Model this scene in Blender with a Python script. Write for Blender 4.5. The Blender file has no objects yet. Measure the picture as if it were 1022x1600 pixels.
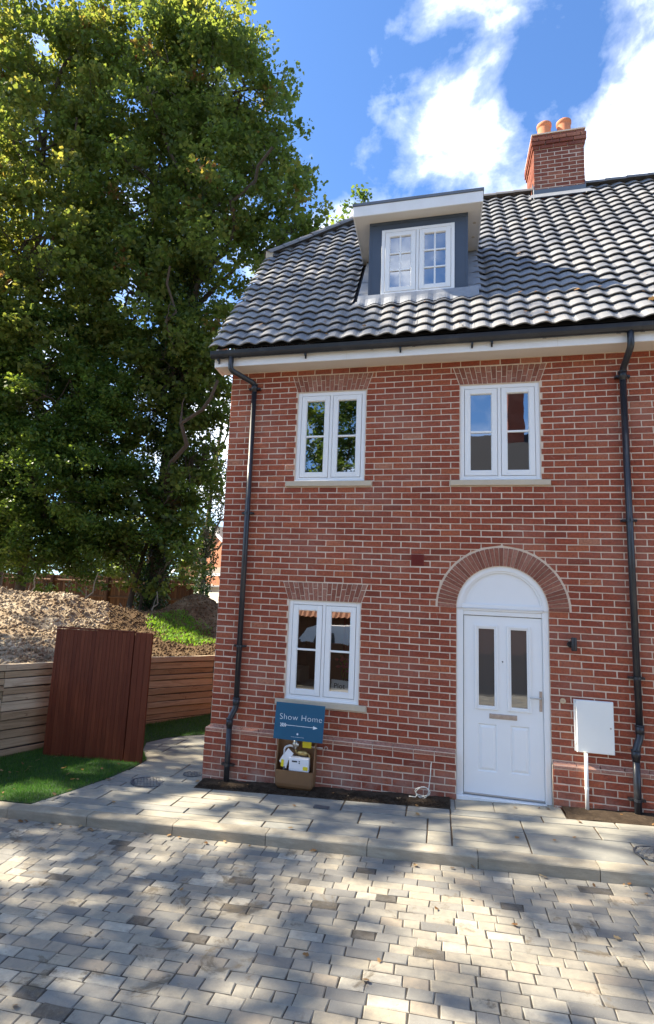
import bpy, math, random
import numpy as np
from mathutils import Vector, Matrix
rad = math.radians
RNG = np.random.default_rng(7)
random.seed(7)
S = bpy.context.scene
COL = S.collection

# ------------------------------------------------------------------ camera, sky, sun, exposure
def cam_axes(yaw, pitch, roll):
    cy, sy = math.cos(yaw), math.sin(yaw)
    f = Vector((-sy*math.cos(pitch), cy*math.cos(pitch), math.sin(pitch)))
    r = Vector((cy, sy, 0)); d = f.cross(r)
    r2 = r*math.cos(roll)+d*math.sin(roll); d2 = -r*math.sin(roll)+d*math.cos(roll)
    return r2, d2, f
CAM = Vector((2.73235, -7.43842, 2.04572))
r_, d_, f_ = cam_axes(.275323, .157784, -.0510583)
cd = bpy.data.cameras.new('camera'); co = bpy.data.objects.new('camera', cd); COL.objects.link(co)
m = Matrix.Identity(4)
for i in range(3):
    m[i][0] = r_[i]; m[i][1] = -d_[i]; m[i][2] = -f_[i]; m[i][3] = CAM[i]
co.matrix_world = m
cd.sensor_fit = 'VERTICAL'; cd.sensor_height = 36; cd.sensor_width = 36
cd.lens = 950/1600*36; cd.shift_x = (511-422.076)/1600
cd.clip_end = 2000; cd.clip_start = .05
S.camera = co
SUN_DIR = Vector((-.735, -.012, .682)).normalized()      # towards the sun
ELEV = math.asin(SUN_DIR.z)
sl = bpy.data.lights.new('sun', 'SUN'); sl.energy = 4.7; sl.angle = rad(.53); sl.color = (1, .89, .70)
so = bpy.data.objects.new('sun', sl); COL.objects.link(so)
so.rotation_euler = (-SUN_DIR).to_track_quat('-Z', 'Y').to_euler()
S.view_settings.view_transform = 'Standard'; S.view_settings.look = 'None'
S.view_settings.exposure = 1.85; S.view_settings.gamma = 1
S.render.engine = 'CYCLES'
S.cycles.max_bounces = 8; S.cycles.transparent_max_bounces = 12

W = bpy.data.worlds.new('World'); S.world = W; W.use_nodes = True
wt = W.node_tree; wn = wt.nodes; wl = wt.links; wn.clear()
def N(t, typ, **kw):
    n = t.nodes.new(typ)
    for k, v in kw.items():
        if k.startswith('i_'):
            n.inputs[k[2:].replace('_', ' ')].default_value = v
        else: setattr(n, k, v)
    return n
def math_(t, op, a, b=None, c=None, clamp=False):
    n = t.nodes.new('ShaderNodeMath'); n.operation = op; n.use_clamp = clamp
    for i, v in enumerate((a, b, c)):
        if v is None: continue
        if isinstance(v, (int, float)): n.inputs[i].default_value = v
        else: t.links.new(v, n.inputs[i])
    return n.outputs[0]
def mix_(t, fac, a, b, mode='MIX'):
    n = t.nodes.new('ShaderNodeMix'); n.data_type = 'RGBA'; n.blend_type = mode
    for s, v in ((n.inputs[0], fac), (n.inputs[6], a), (n.inputs[7], b)):
        if isinstance(v, (int, float)): s.default_value = v
        elif isinstance(v, (tuple, list)): s.default_value = (*v, 1) if len(v) == 3 else v
        else: t.links.new(v, s)
    return n.outputs[2]
def ramp_(t, fac, stops, interp='LINEAR'):
    n = t.nodes.new('ShaderNodeValToRGB'); e = n.color_ramp.elements; n.color_ramp.interpolation = interp
    while len(e) < len(stops): e.new(.5)
    for el, (p, c) in zip(e, stops):
        el.position = p; el.color = (*c, 1) if isinstance(c, (tuple, list)) else (c, c, c, 1)
    t.links.new(fac, n.inputs[0]); return n.outputs[0]
def noise_(t, vec, scale, detail=4, rough=.55, dist=0):
    n = t.nodes.new('ShaderNodeTexNoise'); n.inputs['Scale'].default_value = scale
    n.inputs['Detail'].default_value = detail; n.inputs['Roughness'].default_value = rough
    n.inputs['Distortion'].default_value = dist
    if vec is not None: t.links.new(vec, n.inputs['Vector'])
    return n.outputs['Fac']

sky = N(wt, 'ShaderNodeTexSky'); sky.sky_type = 'NISHITA'; sky.sun_disc = False
sky.sun_elevation = ELEV; sky.sun_rotation = math.atan2(SUN_DIR.x, SUN_DIR.y)
sky.air_density = 1.0; sky.dust_density = .6; sky.ozone_density = 2.2
tc = N(wt, 'ShaderNodeTexCoord')
sep = N(wt, 'ShaderNodeSeparateXYZ'); wl.new(tc.outputs['Generated'], sep.inputs[0])
def scaled_w(vec, s):
    n = wn.new('ShaderNodeMapping'); n.inputs['Scale'].default_value = s; n.inputs['Location'].default_value = (0, 0, 0); wl.new(vec, n.inputs[0]); return n.outputs[0]
zz = math_(wt, 'MAXIMUM', sep.outputs[2], .06)
cv = N(wt, 'ShaderNodeCombineXYZ')
wl.new(math_(wt, 'DIVIDE', sep.outputs[0], zz), cv.inputs[0]); wl.new(math_(wt, 'DIVIDE', sep.outputs[1], zz), cv.inputs[1])
n1 = noise_(wt, scaled_w(tc.outputs['Generated'], (1, 1, 1.25)), 9., 10, .57, .15)
n2 = noise_(wt, tc.outputs['Generated'], 1.9, 3, .5)
cl = math_(wt, 'ADD', math_(wt, 'MULTIPLY', n1, .75), math_(wt, 'MULTIPLY', n2, .35))
def lobe(px, py, k, amp):       # a cloud bank in that direction of the sky
    v = (r_*((px-422.076)/950)+d_*((py-800)/950)+f_).normalized()
    dp = wn.new('ShaderNodeVectorMath'); dp.operation = 'DOT_PRODUCT'
    wl.new(tc.outputs['Generated'], dp.inputs[0]); dp.inputs[1].default_value = v
    return math_(wt, 'MULTIPLY', math_(wt, 'POWER', math_(wt, 'MAXIMUM', dp.outputs['Value'], 0), k), amp)
for px, py, k, amp in ((690, 235, 260, .09), (640, 60, 300, .09), (1000, 250, 260, .10), (1070, 40, 200, .09), (520, 150, 160, -.17), (850, 125, 420, -.12), (950, 40, 500, -.08), (330, 690, 90, .15), (430, 60, 60, -.08), (200, 200, 40, -.08)):
    cl = math_(wt, 'ADD', cl, lobe(px, py, k, amp))
cf = ramp_(wt, cl, ((.51, 0.0), (.59, .14), (.68, .52), (.82, 1.0)))
cshade = ramp_(wt, noise_(wt, tc.outputs['Generated'], 9., 6, .6), ((.34, .62), (.62, 1.0)))
ccol = mix_(wt, 1.0, (10.5, 10.7, 10.9), cshade, 'MULTIPLY')
skyc = mix_(wt, 1.0, sky.outputs[0], (.49, .67, .87), 'MULTIPLY')
skyfin = mix_(wt, cf, skyc, ccol)
bg = N(wt, 'ShaderNodeBackground'); bg.inputs['Strength'].default_value = .10
wl.new(skyfin, bg.inputs[0]); ow = N(wt, 'ShaderNodeOutputWorld'); wl.new(bg.outputs[0], ow.inputs[0])

# ------------------------------------------------------------------ materials
def new_mat(name):
    m = bpy.data.materials.new(name); m.use_nodes = True; t = m.node_tree
    return m, t, t.nodes['Principled BSDF']
def pos(t):
    return t.nodes.new('ShaderNodeNewGeometry').outputs['Position']
def attr(t, name='tint'):
    a = t.nodes.new('ShaderNodeAttribute'); a.attribute_name = name; return a.outputs['Fac']
def bump(t, b, h, strength=.4, dist=.01):
    n = t.nodes.new('ShaderNodeBump'); n.inputs['Strength'].default_value = strength; n.inputs['Distance'].default_value = dist
    t.links.new(h, n.inputs['Height']); t.links.new(n.outputs[0], b.inputs['Normal'])
def plain(name, col, rough=.5, metal=0, var=.12, scale=6, bs=.0, bscale=80, spec=.5, dirt=None):
    m, t, b = new_mat(name); p = pos(t)
    n = noise_(t, p, scale, 5, .6)
    c = mix_(t, n, tuple(x*(1-var) for x in col), tuple(min(1, x*(1+var)) for x in col))
    if dirt:
        f = ramp_(t, noise_(t, p, 2.3, 7, .7), ((.5, 0.), (.75, dirt[1])))
        c = mix_(t, f, c, dirt[0])
    t.links.new(c, b.inputs['Base Color'])
    b.inputs['Roughness'].default_value = rough; b.inputs['Metallic'].default_value = metal
    b.inputs['Specular IOR Level'].default_value = spec
    if bs: bump(t, b, noise_(t, p, bscale, 4, .6), bs, .004)
    return m
def scaled(t, vec, s):
    n = t.nodes.new('ShaderNodeMapping'); n.inputs['Scale'].default_value = s; t.links.new(vec, n.inputs[0]); return n.outputs[0]

def brick_mat(name, stops, smear=.5):
    m, t, b = new_mat(name); p = pos(t); a = attr(t)
    c = ramp_(t, a, stops)
    fine = noise_(t, p, 38, 6, .7)
    c = mix_(t, ramp_(t, fine, ((.36, .55), (.62, 0.))), c, (.10, .035, .025))
    c = mix_(t, ramp_(t, noise_(t, scaled(t, p, (9, 9, 26)), 1.6, 7, .75, .6), ((.57, 0.), (.72, smear))), c, (.46, .30, .24))
    # bloom left on the wall by the mortar: large soft patches
    c = mix_(t, ramp_(t, noise_(t, scaled(t, p, (1, 1, 1.7)), 1.15, 5, .6), ((.48, 0.), (.72, .26))), c, (.44, .27, .21))
    sx = t.nodes.new('ShaderNodeSeparateXYZ'); t.links.new(p, sx.inputs[0])
    low = math_(t, 'MULTIPLY', ramp_(t, math_(t, 'MULTIPLY', sx.outputs[2], 1.), ((.0, 1.), (.42, 0.))), ramp_(t, noise_(t, p, 5, 6, .7), ((.40, 0.), (.66, .75))))
    c = mix_(t, low, c, (.42, .29, .23))      # splashed-up lime and dust at the foot of the wall
    t.links.new(c, b.inputs['Base Color']); b.inputs['Roughness'].default_value = .93
    b.inputs['Specular IOR Level'].default_value = .25
    h = math_(t, 'ADD', noise_(t, scaled(t, p, (40, 40, 75)), 1, 6, .7, .8), math_(t, 'MULTIPLY', noise_(t, p, 190, 3, .6), .5))
    bump(t, b, h, .75, .006)
    return m
M = {}
M['brick'] = brick_mat('red_brick', ((0., (.17, .042, .026)), (.25, (.265, .060, .033)), (.6, (.345, .083, .043)), (.86, (.42, .12, .056)), (1., (.46, .20, .12))))
M['arch'] = brick_mat('arch_brick', ((0., (.24, .085, .055)), (.5, (.34, .13, .085)), (1., (.42, .20, .14))), .6)
M['plinth'] = brick_mat('plinth_brick', ((0., (.34, .15, .10)), (.5, (.42, .20, .14)), (1., (.50, .28, .21))), .7)
M['chimney_brick'] = brick_mat('chimney_brick', ((0., (.19, .055, .04)), (.5, (.27, .082, .052)), (1., (.36, .14, .085))), .3)
def mortar_mat(name, c0, c1):
    m, t, b = new_mat(name); p = pos(t)
    t.links.new(mix_(t, noise_(t, p, 9, 6, .7), c0, c1), b.inputs['Base Color']); b.inputs['Roughness'].default_value = .95
    bump(t, b, noise_(t, p, 130, 4, .7), .7, .004); return m
M['mortar'] = mortar_mat('mortar', (.52, .40, .30), (.80, .66, .53))
M['white'] = plain('white_frame', (.80, .80, .79), .34, var=.02, bs=.06, bscale=8)
M['white_door'] = plain('white_door', (.80, .81, .81), .42, var=.02, bs=.25, bscale=220)
M['fascia'] = plain('white_fascia', (.80, .79, .77), .4, var=.03, dirt=((.55, .5, .42), .25))
M['soffit'] = plain('soffit', (.70, .66, .60), .5, var=.04)
M['black_pipe'] = plain('black_pipe', (.018, .021, .027), .34, var=.3, scale=14, dirt=((.09, .085, .08), .5))
M['black'] = plain('black_plastic', (.02, .02, .022), .4)
M['slate_grey'] = plain('dormer_grey_panel', (.055, .075, .11), .55, var=.08)
M['lead'] = plain('lead', (.27, .285, .31), .55, metal=.25, var=.22, scale=11, bs=.5, bscale=14)
M['lead_dark'] = plain('dark_lead', (.12, .14, .17), .5, metal=.2, var=.2, bs=.4, bscale=18)
M['stone_sill'] = plain('stone_sill', (.52, .44, .33), .85, var=.14, scale=12, bs=.3)
M['steel'] = plain('steel', (.55, .54, .52), .28, metal=1., var=.1)
M['brushed'] = plain('worn_brushed_metal', (.46, .38, .33), .45, metal=.7, var=.4, scale=24)
M['terracotta'] = plain('terracotta', (.52, .20, .10), .85, var=.15, scale=9, bs=.2)
M['vent'] = plain('vent_terracotta', (.17, .022, .016), .8, var=.2)
M['meter_white'] = plain('meter_box_white', (.80, .80, .76), .45, var=.03, bs=.3, bscale=160)
M['gas_brown'] = plain('brown_meter_housing', (.20, .105, .045), .55, var=.15, scale=14)
M['paper'] = plain('white_card', (.75, .76, .78), .6, var=.04)
M['yellow'] = plain('yellow_label', (.72, .60, .02), .5, var=.1)
M['brass'] = plain('brass', (.45, .33, .13), .4, metal=.8, var=.3, scale=30)
M['blue_sign'] = plain('blue_sign_face', (.004, .085, .165), .35, var=.05)
M['ink'] = plain('dark_ink', (.03, .03, .035), .6)
M['cable'] = plain('white_cable', (.72, .70, .62), .5)
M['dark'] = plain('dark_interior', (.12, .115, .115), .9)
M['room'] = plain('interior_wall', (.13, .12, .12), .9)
M['curtain'] = plain('curtain', (.25, .03, .05), .9)
M['cream'] = plain('cream_fabric', (.62, .58, .46), .9)
M['grey_roof'] = plain('roof_underlay', (.03, .03, .034), .8)
M['mould'] = plain('render_white', (.78, .76, .70), .8, var=.05)

# glass: clear pane that mirrors part of what is before it
def glass_mat(name, fac, tint, refl=(.93, .96, 1.)):
    m, t, b = new_mat(name); t.nodes.remove(b)
    g = t.nodes.new('ShaderNodeBsdfGlossy'); g.inputs['Roughness'].default_value = .012; g.inputs['Color'].default_value = (*refl, 1)
    tr = t.nodes.new('ShaderNodeBsdfTransparent'); tr.inputs['Color'].default_value = (*tint, 1)
    lw = t.nodes.new('ShaderNodeLayerWeight'); lw.inputs['Blend'].default_value = .25
    f = math_(t, 'ADD', math_(t, 'MULTIPLY', lw.outputs['Fresnel'], .6), fac, clamp=True)
    ms = t.nodes.new('ShaderNodeMixShader'); t.links.new(f, ms.inputs[0]); t.links.new(tr.outputs[0], ms.inputs[1]); t.links.new(g.outputs[0], ms.inputs[2])
    nb = t.nodes.new('ShaderNodeBump'); nb.inputs['Strength'].default_value = .04; nb.inputs['Distance'].default_value = .02
    t.links.new(noise_(t, pos(t), 2.2, 2), nb.inputs['Height']); t.links.new(nb.outputs[0], g.inputs['Normal'])
    t.links.new(ms.outputs[0], t.nodes['Material Output'].inputs[0]); return m
M['glass'] = glass_mat('window_glass', .34, (.75, .78, .76))
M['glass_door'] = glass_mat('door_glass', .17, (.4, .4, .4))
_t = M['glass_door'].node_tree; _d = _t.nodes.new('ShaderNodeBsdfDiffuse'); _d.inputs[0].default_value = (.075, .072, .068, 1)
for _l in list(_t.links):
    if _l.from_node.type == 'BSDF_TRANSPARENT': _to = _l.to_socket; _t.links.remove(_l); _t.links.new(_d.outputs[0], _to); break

# roof tile: weathered dark grey clay
def tile_mat():
    m, t, b = new_mat('grey_roof_tile'); p = pos(t); a = attr(t)
    c = ramp_(t, a, ((0., (.125, .132, .148)), (.5, (.18, .186, .20)), (1., (.25, .25, .252))))
    c = mix_(t, ramp_(t, noise_(t, p, 3.2, 7, .7), ((.45, 0.), (.72, .5))), c, (.36, .335, .30))
    c = mix_(t, ramp_(t, noise_(t, p, 60, 4, .7), ((.58, 0.), (.75, .6))), c, (.035, .035, .04))
    t.links.new(c, b.inputs['Base Color']); b.inputs['Roughness'].default_value = .56; b.inputs['Specular IOR Level'].default_value = .55
    bump(t, b, noise_(t, p, 150, 4, .6), .3, .003); return m
M['tile'] = tile_mat()
M['ridge_tile'] = plain('ridge_tile', (.17, .165, .165), .75, var=.25, scale=10, bs=.3)

def sett_mat():
    m, t, b = new_mat('grey_block_paving'); p = pos(t); a = attr(t)
    c = ramp_(t, a, ((0., (.055, .046, .036)), (.055, (.075, .064, .050)), (.065, (.13, .128, .122)), (.30, (.205, .198, .178)), (.6, (.275, .25, .20)), (.8, (.33, .285, .21)), (.93, (.41, .38, .315)), (1., (.27, .22, .16))))
    c = mix_(t, ramp_(t, noise_(t, p, 13, 6, .7), ((.36, .5), (.62, 0.))), c, (.16, .15, .135))
    c = mix_(t, ramp_(t, noise_(t, p, 3.1, 7, .75, .5), ((.57, 0.), (.64, .8))), c, (.12, .095, .062))
    c = mix_(t, ramp_(t, noise_(t, p, 170, 3, .7), ((.60, 0.), (.75, .4))), c, (.50, .48, .44))
    t.links.new(c, b.inputs['Base Color']); b.inputs['Roughness'].default_value = .82
    bump(t, b, math_(t, 'ADD', noise_(t, p, 85, 5, .7), math_(t, 'MULTIPLY', noise_(t, p, 12, 3), 1.5)), .45, .005); return m
M['sett'] = sett_mat()
M['joint'] = plain('joint_grit', (.045, .038, .03), .95, var=.5, scale=50, bs=.8, bscale=150)
def flag_mat():
    m, t, b = new_mat('grey_flagstone'); p = pos(t); a = attr(t)
    c = ramp_(t, a, ((0., (.19, .19, .175)), (.4, (.26, .255, .225)), (.75, (.315, .295, .24)), (1., (.36, .32, .24))))
    c = mix_(t, ramp_(t, noise_(t, scaled(t, p, (1, 2.2, 1)), 2.6, 7, .7, 1.2), ((.40, .5), (.62, 0.))), c, (.17, .17, .155))
    c = mix_(t, ramp_(t, noise_(t, scaled(t, p, (1, 1.6, 1)), 5, 6, .7, .8), ((.56, 0.), (.72, .45))), c, (.44, .41, .34))
    t.links.new(c, b.inputs['Base Color']); b.inputs['Roughness'].default_value = .75
    bump(t, b, math_(t, 'ADD', noise_(t, scaled(t, p, (1, 2, 1)), 9, 6, .7, 1.), math_(t, 'MULTIPLY', noise_(t, p, 120, 3), .2)), .5, .012); return m
M['flag'] = flag_mat()
M['grout'] = plain('sandy_grout', (.10, .068, .04), .95, var=.35, scale=20, bs=.6)
def kerb_mat():
    m, t, b = new_mat('concrete_kerb'); p = pos(t); a = attr(t)
    c = ramp_(t, a, ((0., (.31, .275, .21)), (1., (.41, .37, .29))))
    c = mix_(t, ramp_(t, noise_(t, scaled(t, p, (2.2, 2, 9)), 1.8, 7, .75), ((.42, .45), (.62, 0.))), c, (.16, .135, .095))
    c = mix_(t, ramp_(t, noise_(t, p, 140, 3, .7), ((.58, 0.), (.72, .5))), c, (.40, .37, .31))
    t.links.new(c, b.inputs['Base Color']); b.inputs['Roughness'].default_value = .85
    bump(t, b, noise_(t, p, 110, 5, .7), .5, .004); return m
M['kerb'] = kerb_mat()
def soil_mat(name, stops, sc=7, bd=.03, bs=.9):
    m, t, b = new_mat(name); p = pos(t)
    c = ramp_(t, noise_(t, p, sc, 10, .75), stops)
    t.links.new(c, b.inputs['Base Color']); b.inputs['Roughness'].default_value = .97; b.inputs['Specular IOR Level'].default_value = .15
    bump(t, b, noise_(t, p, sc*5, 8, .75), bs, bd); return m
M['soil'] = soil_mat('dark_soil', ((.3, (.028, .020, .014)), (.55, (.07, .05, .034)), (.75, (.13, .10, .07))), 14)
M['chalk'] = soil_mat('chalky_spoil', ((.25, (.10, .062, .035)), (.42, (.24, .17, .105)), (.55, (.40, .32, .22)), (.75, (.62, .56, .45))), 2.4)
M['bank'] = soil_mat('brown_spoil', ((.25, (.055, .034, .018)), (.5, (.14, .09, .048)), (.7, (.24, .175, .10)), (.85, (.34, .27, .17))), 2.6)
M['ground'] = soil_mat('rough_ground', ((.3, (.07, .07, .04)), (.6, (.12, .10, .06)), (.8, (.16, .13, .08))), 1.5)
def wood_mat(name, stops, grain, rough=.8, knots=True, gs=(1, 1, 1)):
    m, t, b = new_mat(name); p = pos(t); a = attr(t)
    pm = scaled(t, p, grain)
    off = t.nodes.new('ShaderNodeVectorMath'); off.operation = 'ADD'; t.links.new(pm, off.inputs[0])
    cx = t.nodes.new('ShaderNodeCombineXYZ'); t.links.new(math_(t, 'MULTIPLY', a, 31.), cx.inputs[0]); t.links.new(math_(t, 'MULTIPLY', a, 17.), cx.inputs[2]); t.links.new(cx.outputs[0], off.inputs[1])
    g = noise_(t, off.outputs[0], 1, 7, .7, 1.4)
    base = ramp_(t, a, stops)
    c = mix_(t, ramp_(t, g, ((.32, .65), (.55, 0.))), base, mix_(t, 1., base, (.42, .36, .30), 'MULTIPLY'))
    if knots:
        c = mix_(t, ramp_(t, noise_(t, scaled(t, off.outputs[0], (1.4, 1.4, .35)), 1.2, 3, .6, 1.5), ((.64, 0.), (.74, .75))), c, (.10, .05, .025))
    t.links.new(c, b.inputs['Base Color']); b.inputs['Roughness'].default_value = rough
    b.inputs['Specular IOR Level'].default_value = .18
    bump(t, b, g, .5, .006); return m
M['sleeper'] = wood_mat('pale_timber', ((0., (.30, .215, .13)), (.5, (.43, .33, .215)), (1., (.53, .44, .32))), (2.0, 1.3, 22))
M['gate'] = wood_mat('red_brown_stain', ((0., (.115, .028, .013)), (.5, (.132, .033, .015)), (1., (.155, .042, .019))), (26, 26, 1.2), .6, False)
M['fence'] = wood_mat('old_fence_board', ((0., (.055, .028, .015)), (.5, (.095, .048, .025)), (1., (.14, .078, .042))), (14, 14, 1.0))
def bark_mat(name, c0, c1):
    m, t, b = new_mat(name); p = pos(t)
    g = noise_(t, scaled(t, p, (9, 9, 2.5)), 1, 7, .7, .6)
    t.links.new(mix_(t, g, c0, c1), b.inputs['Base Color']); b.inputs['Roughness'].default_value = .95; bump(t, b, g, .9, .04); return m
M['bark'] = bark_mat('bark', (.035, .026, .018), (.15, .115, .08))
M['bark_pale'] = bark_mat('pale_bark', (.16, .13, .09), (.42, .36, .27))
def leaf_mat(name, stops, tcol, tf=.42, rough=.5):
    m, t, b = new_mat(name); a = attr(t)
    c = ramp_(t, a, stops)
    t.links.new(c, b.inputs['Base Color']); b.inputs['Roughness'].default_value = rough; b.inputs['Specular IOR Level'].default_value = .35
    tr = t.nodes.new('ShaderNodeBsdfTranslucent')
    t.links.new(ramp_(t, a, tcol), tr.inputs[0])
    ms = t.nodes.new('ShaderNodeMixShader'); ms.inputs[0].default_value = tf
    t.links.new(b.outputs[0], ms.inputs[1]); t.links.new(tr.outputs[0], ms.inputs[2])
    t.links.new(ms.outputs[0], t.nodes['Material Output'].inputs[0]); return m
M['leaf'] = leaf_mat('sycamore_leaf', ((0., (.036, .064, .018)), (.5, (.070, .106, .028)), (.86, (.12, .142, .036)), (.93, (.14, .12, .035)), (1., (.19, .085, .035))),
                     ((0., (.16, .26, .04)), (.5, (.35, .42, .06)), (.86, (.60, .54, .09)), (.93, (.50, .42, .06)), (1., (.30, .12, .05))), .46)
M['ivy'] = leaf_mat('ivy_leaf', ((0., (.010, .030, .010)), (.6, (.022, .056, .016)), (1., (.05, .095, .022))), ((0., (.03, .08, .01)), (1., (.12, .22, .03))), .22, .38)
M['shrub'] = leaf_mat('dense_leaf', ((0., (.022, .052, .014)), (.6, (.052, .10, .022)), (1., (.12, .17, .035))), ((0., (.10, .22, .03)), (1., (.42, .52, .06))), .36, .42)
M['far_leaf'] = leaf_mat('pale_leaf', ((0., (.07, .11, .03)), (1., (.14, .18, .05))), ((0., (.25, .36, .06)), (1., (.45, .52, .10))), .5)
M['grass'] = leaf_mat('lawn_blade', ((0., (.026, .095, .012)), (.7, (.055, .155, .018)), (1., (.15, .21, .04))), ((0., (.05, .18, .02)), (1., (.14, .32, .04))), .35)
M['weed'] = leaf_mat('weed_leaf', ((0., (.06, .17, .015)), (1., (.13, .26, .03))), ((0., (.20, .42, .02)), (1., (.36, .56, .05))), .45)
M['dead_leaf'] = leaf_mat('dead_leaf', ((0., (.16, .08, .03)), (.6, (.30, .17, .07)), (1., (.45, .33, .18))), ((0., (.3, .15, .05)), (1., (.5, .35, .15))), .25)
M['turf'] = plain('turf_base', (.02, .05, .012), .95, var=.3)

# ------------------------------------------------------------------ mesh helpers
class MB:
    def __init__(s): s.v = []; s.f = []; s.t = []; s.m = []; s.cm = 0; s.ct = .5
    def quad(s, *p):
        n = len(s.v); s.v += [tuple(q) for q in p]; s.f.append(tuple(range(n, n+len(p)))); s.t.append(s.ct); s.m.append(s.cm)
    def box(s, x0, x1, y0, y1, z0, z1, ch=0.):
        """axis box; ch chamfers the front (-y) edges"""
        s.hexa([(x0, y0, z0), (x1, y0, z0), (x1, y1, z0), (x0, y1, z0), (x0, y0, z1), (x1, y0, z1), (x1, y1, z1), (x0, y1, z1)]) if not ch else s.slab([(x0, z0), (x1, z0), (x1, z1), (x0, z1)], y0, y1, ch)
    def hexa(s, P):
        n = len(s.v); s.v += [tuple(p) for p in P]
        for f in ((0, 1, 5, 4), (1, 2, 6, 5), (2, 3, 7, 6), (3, 0, 4, 7), (4, 5, 6, 7), (3, 2, 1, 0)):
            s.f.append(tuple(n+i for i in f)); s.t.append(s.ct); s.m.append(s.cm)
    def slab(s, poly, y0, y1, ch, T=None):
        """polygon in xz (ccw seen from -y), front at y0, back at y1, chamfered front edge"""
        c = np.mean(poly, axis=0); k = len(poly); n = len(s.v)
        inner = []
        for (x, z) in poly:
            d = np.array([c[0]-x, c[1]-z]); d = np.sign(d)*ch if k == 4 else d/np.linalg.norm(d)*ch
            inner.append((x+d[0], z+d[1]))
        P = [(x, y1, z) for x, z in poly]+[(x, y0+ch, z) for x, z in poly]+[(x, y0, z) for x, z in inner]
        if T: P = [T(*p) for p in P]
        s.v += P
        for a in range(k):
            b = (a+1) % k
            for q in ((n+a, n+b, n+k+b, n+k+a), (n+k+a, n+k+b, n+2*k+b, n+2*k+a)):
                s.f.append(q); s.t.append(s.ct); s.m.append(s.cm)
        s.f.append(tuple(n+2*k+a for a in range(k))); s.t.append(s.ct); s.m.append(s.cm)
    def tube(s, pts, r, n=8, caps=True):
        pts = [Vector(p) for p in pts]
        rs = r if isinstance(r, (list, tuple)) else [r]*len(pts)
        base = len(s.v); prev = None
        for i, p in enumerate(pts):
            if i == 0: d = pts[1]-pts[0]
            elif i == len(pts)-1: d = pts[-1]-pts[-2]
            else: d = (pts[i+1]-pts[i]).normalized()+(pts[i]-pts[i-1]).normalized()
            d.normalize()
            if prev is None:
                u = d.orthogonal().normalized()
            else:
                u = (prev-d*prev.dot(d)).normalized()
            prev = u; w = d.cross(u)
            for k in range(n):
                a = 2*math.pi*k/n; s.v.append(tuple(p+(u*math.cos(a)+w*math.sin(a))*rs[i]))
        for i in range(len(pts)-1):
            for k in range(n):
                k2 = (k+1) % n
                s.f.append((base+i*n+k, base+i*n+k2, base+(i+1)*n+k2, base+(i+1)*n+k)); s.t.append(s.ct); s.m.append(s.cm)
        if caps:
            s.f.append(tuple(base+k for k in range(n))[::-1]); s.t.append(s.ct); s.m.append(s.cm)
            s.f.append(tuple(base+(len(pts)-1)*n+k for k in range(n))); s.t.append(s.ct); s.m.append(s.cm)
    def lathe(s, c, prof, n=20, a0=0, a1=2*math.pi):
        full = abs(a1-a0-2*math.pi) < 1e-6; base = len(s.v); kk = n if full else n+1
        for r, z in prof:
            for k in range(kk):
                a = a0+(a1-a0)*k/n; s.v.append((c[0]+r*math.cos(a), c[1]+r*math.sin(a), c[2]+z))
        for i in range(len(prof)-1):
            for k in range(n):
                k2 = (k+1) % kk
                s.f.append((base+i*kk+k, base+i*kk+k2, base+(i+1)*kk+k2, base+(i+1)*kk+k)); s.t.append(s.ct); s.m.append(s.cm)
    def mesh(s, name, mats, smooth=False):
        me = bpy.data.meshes.new(name); me.from_pydata(s.v, [], s.f)
        for mm in (mats if isinstance(mats, (list, tuple)) else [mats]): me.materials.append(mm)
        if any(s.m): me.polygons.foreach_set('material_index', s.m)
        at = me.attributes.new('tint', 'FLOAT', 'FACE'); at.data.foreach_set('value', s.t)
        if smooth: me.polygons.foreach_set('use_smooth', [True]*len(s.f))
        me.update(); return me
    def build(s, name, mats, parent=None, smooth=False, **tags):
        return link(name, s.mesh(name, mats, smooth), parent, **tags)
def link(name, me, parent=None, M4=None, **tags):
    o = bpy.data.objects.new(name, me); COL.objects.link(o)
    if parent is not None:
        o.parent = parent; o.matrix_parent_inverse = Matrix.Translation(-WL[parent.name])
        WL[o.name] = WL[parent.name]*0
    else: WL[o.name] = Vector((0, 0, 0))
    if M4 is not None: o.matrix_basis = M4
    for k, v in tags.items(): o[k] = v
    return o
WL = {}                                                   # world place of each possible parent
def thing(name, label, cat, loc=(0, 0, 0), group=None):
    o = bpy.data.objects.new(name, None); COL.objects.link(o); o.location = loc
    o.empty_display_size = .2
    o['label'] = label; o['category'] = cat
    if group: o['group'] = group
    WL[o.name] = Vector(loc); return o
def fast_mesh(name, V, F, mat, tint=None, smooth=False):
    """numpy arrays: V (n,3), F (m,k) all faces of k corners"""
    me = bpy.data.meshes.new(name); m_, k_ = F.shape
    me.vertices.add(len(V)); me.vertices.foreach_set('co', np.ascontiguousarray(V, dtype=np.float32).ravel())
    me.loops.add(m_*k_); me.loops.foreach_set('vertex_index', F.astype(np.int32).ravel())
    me.polygons.add(m_); me.polygons.foreach_set('loop_start', np.arange(m_, dtype=np.int32)*k_)
    me.materials.append(mat)
    if tint is not None:
        a = me.attributes.new('tint', 'FLOAT', 'FACE'); a.data.foreach_set('value', tint.astype(np.float32))
    me.update(); me.validate(); return me

# ------------------------------------------------------------------ the ground levels
def zp(x, y):  # pavement plane, rises to the right along the house
    x = np.clip(x, -9, 12); return -.05+.047*x+.02*np.clip(y, -14, 8)
KERB_F, KERB_B = -1.575, -1.41
def zr(x, y): return zp(x, y)-.10

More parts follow.
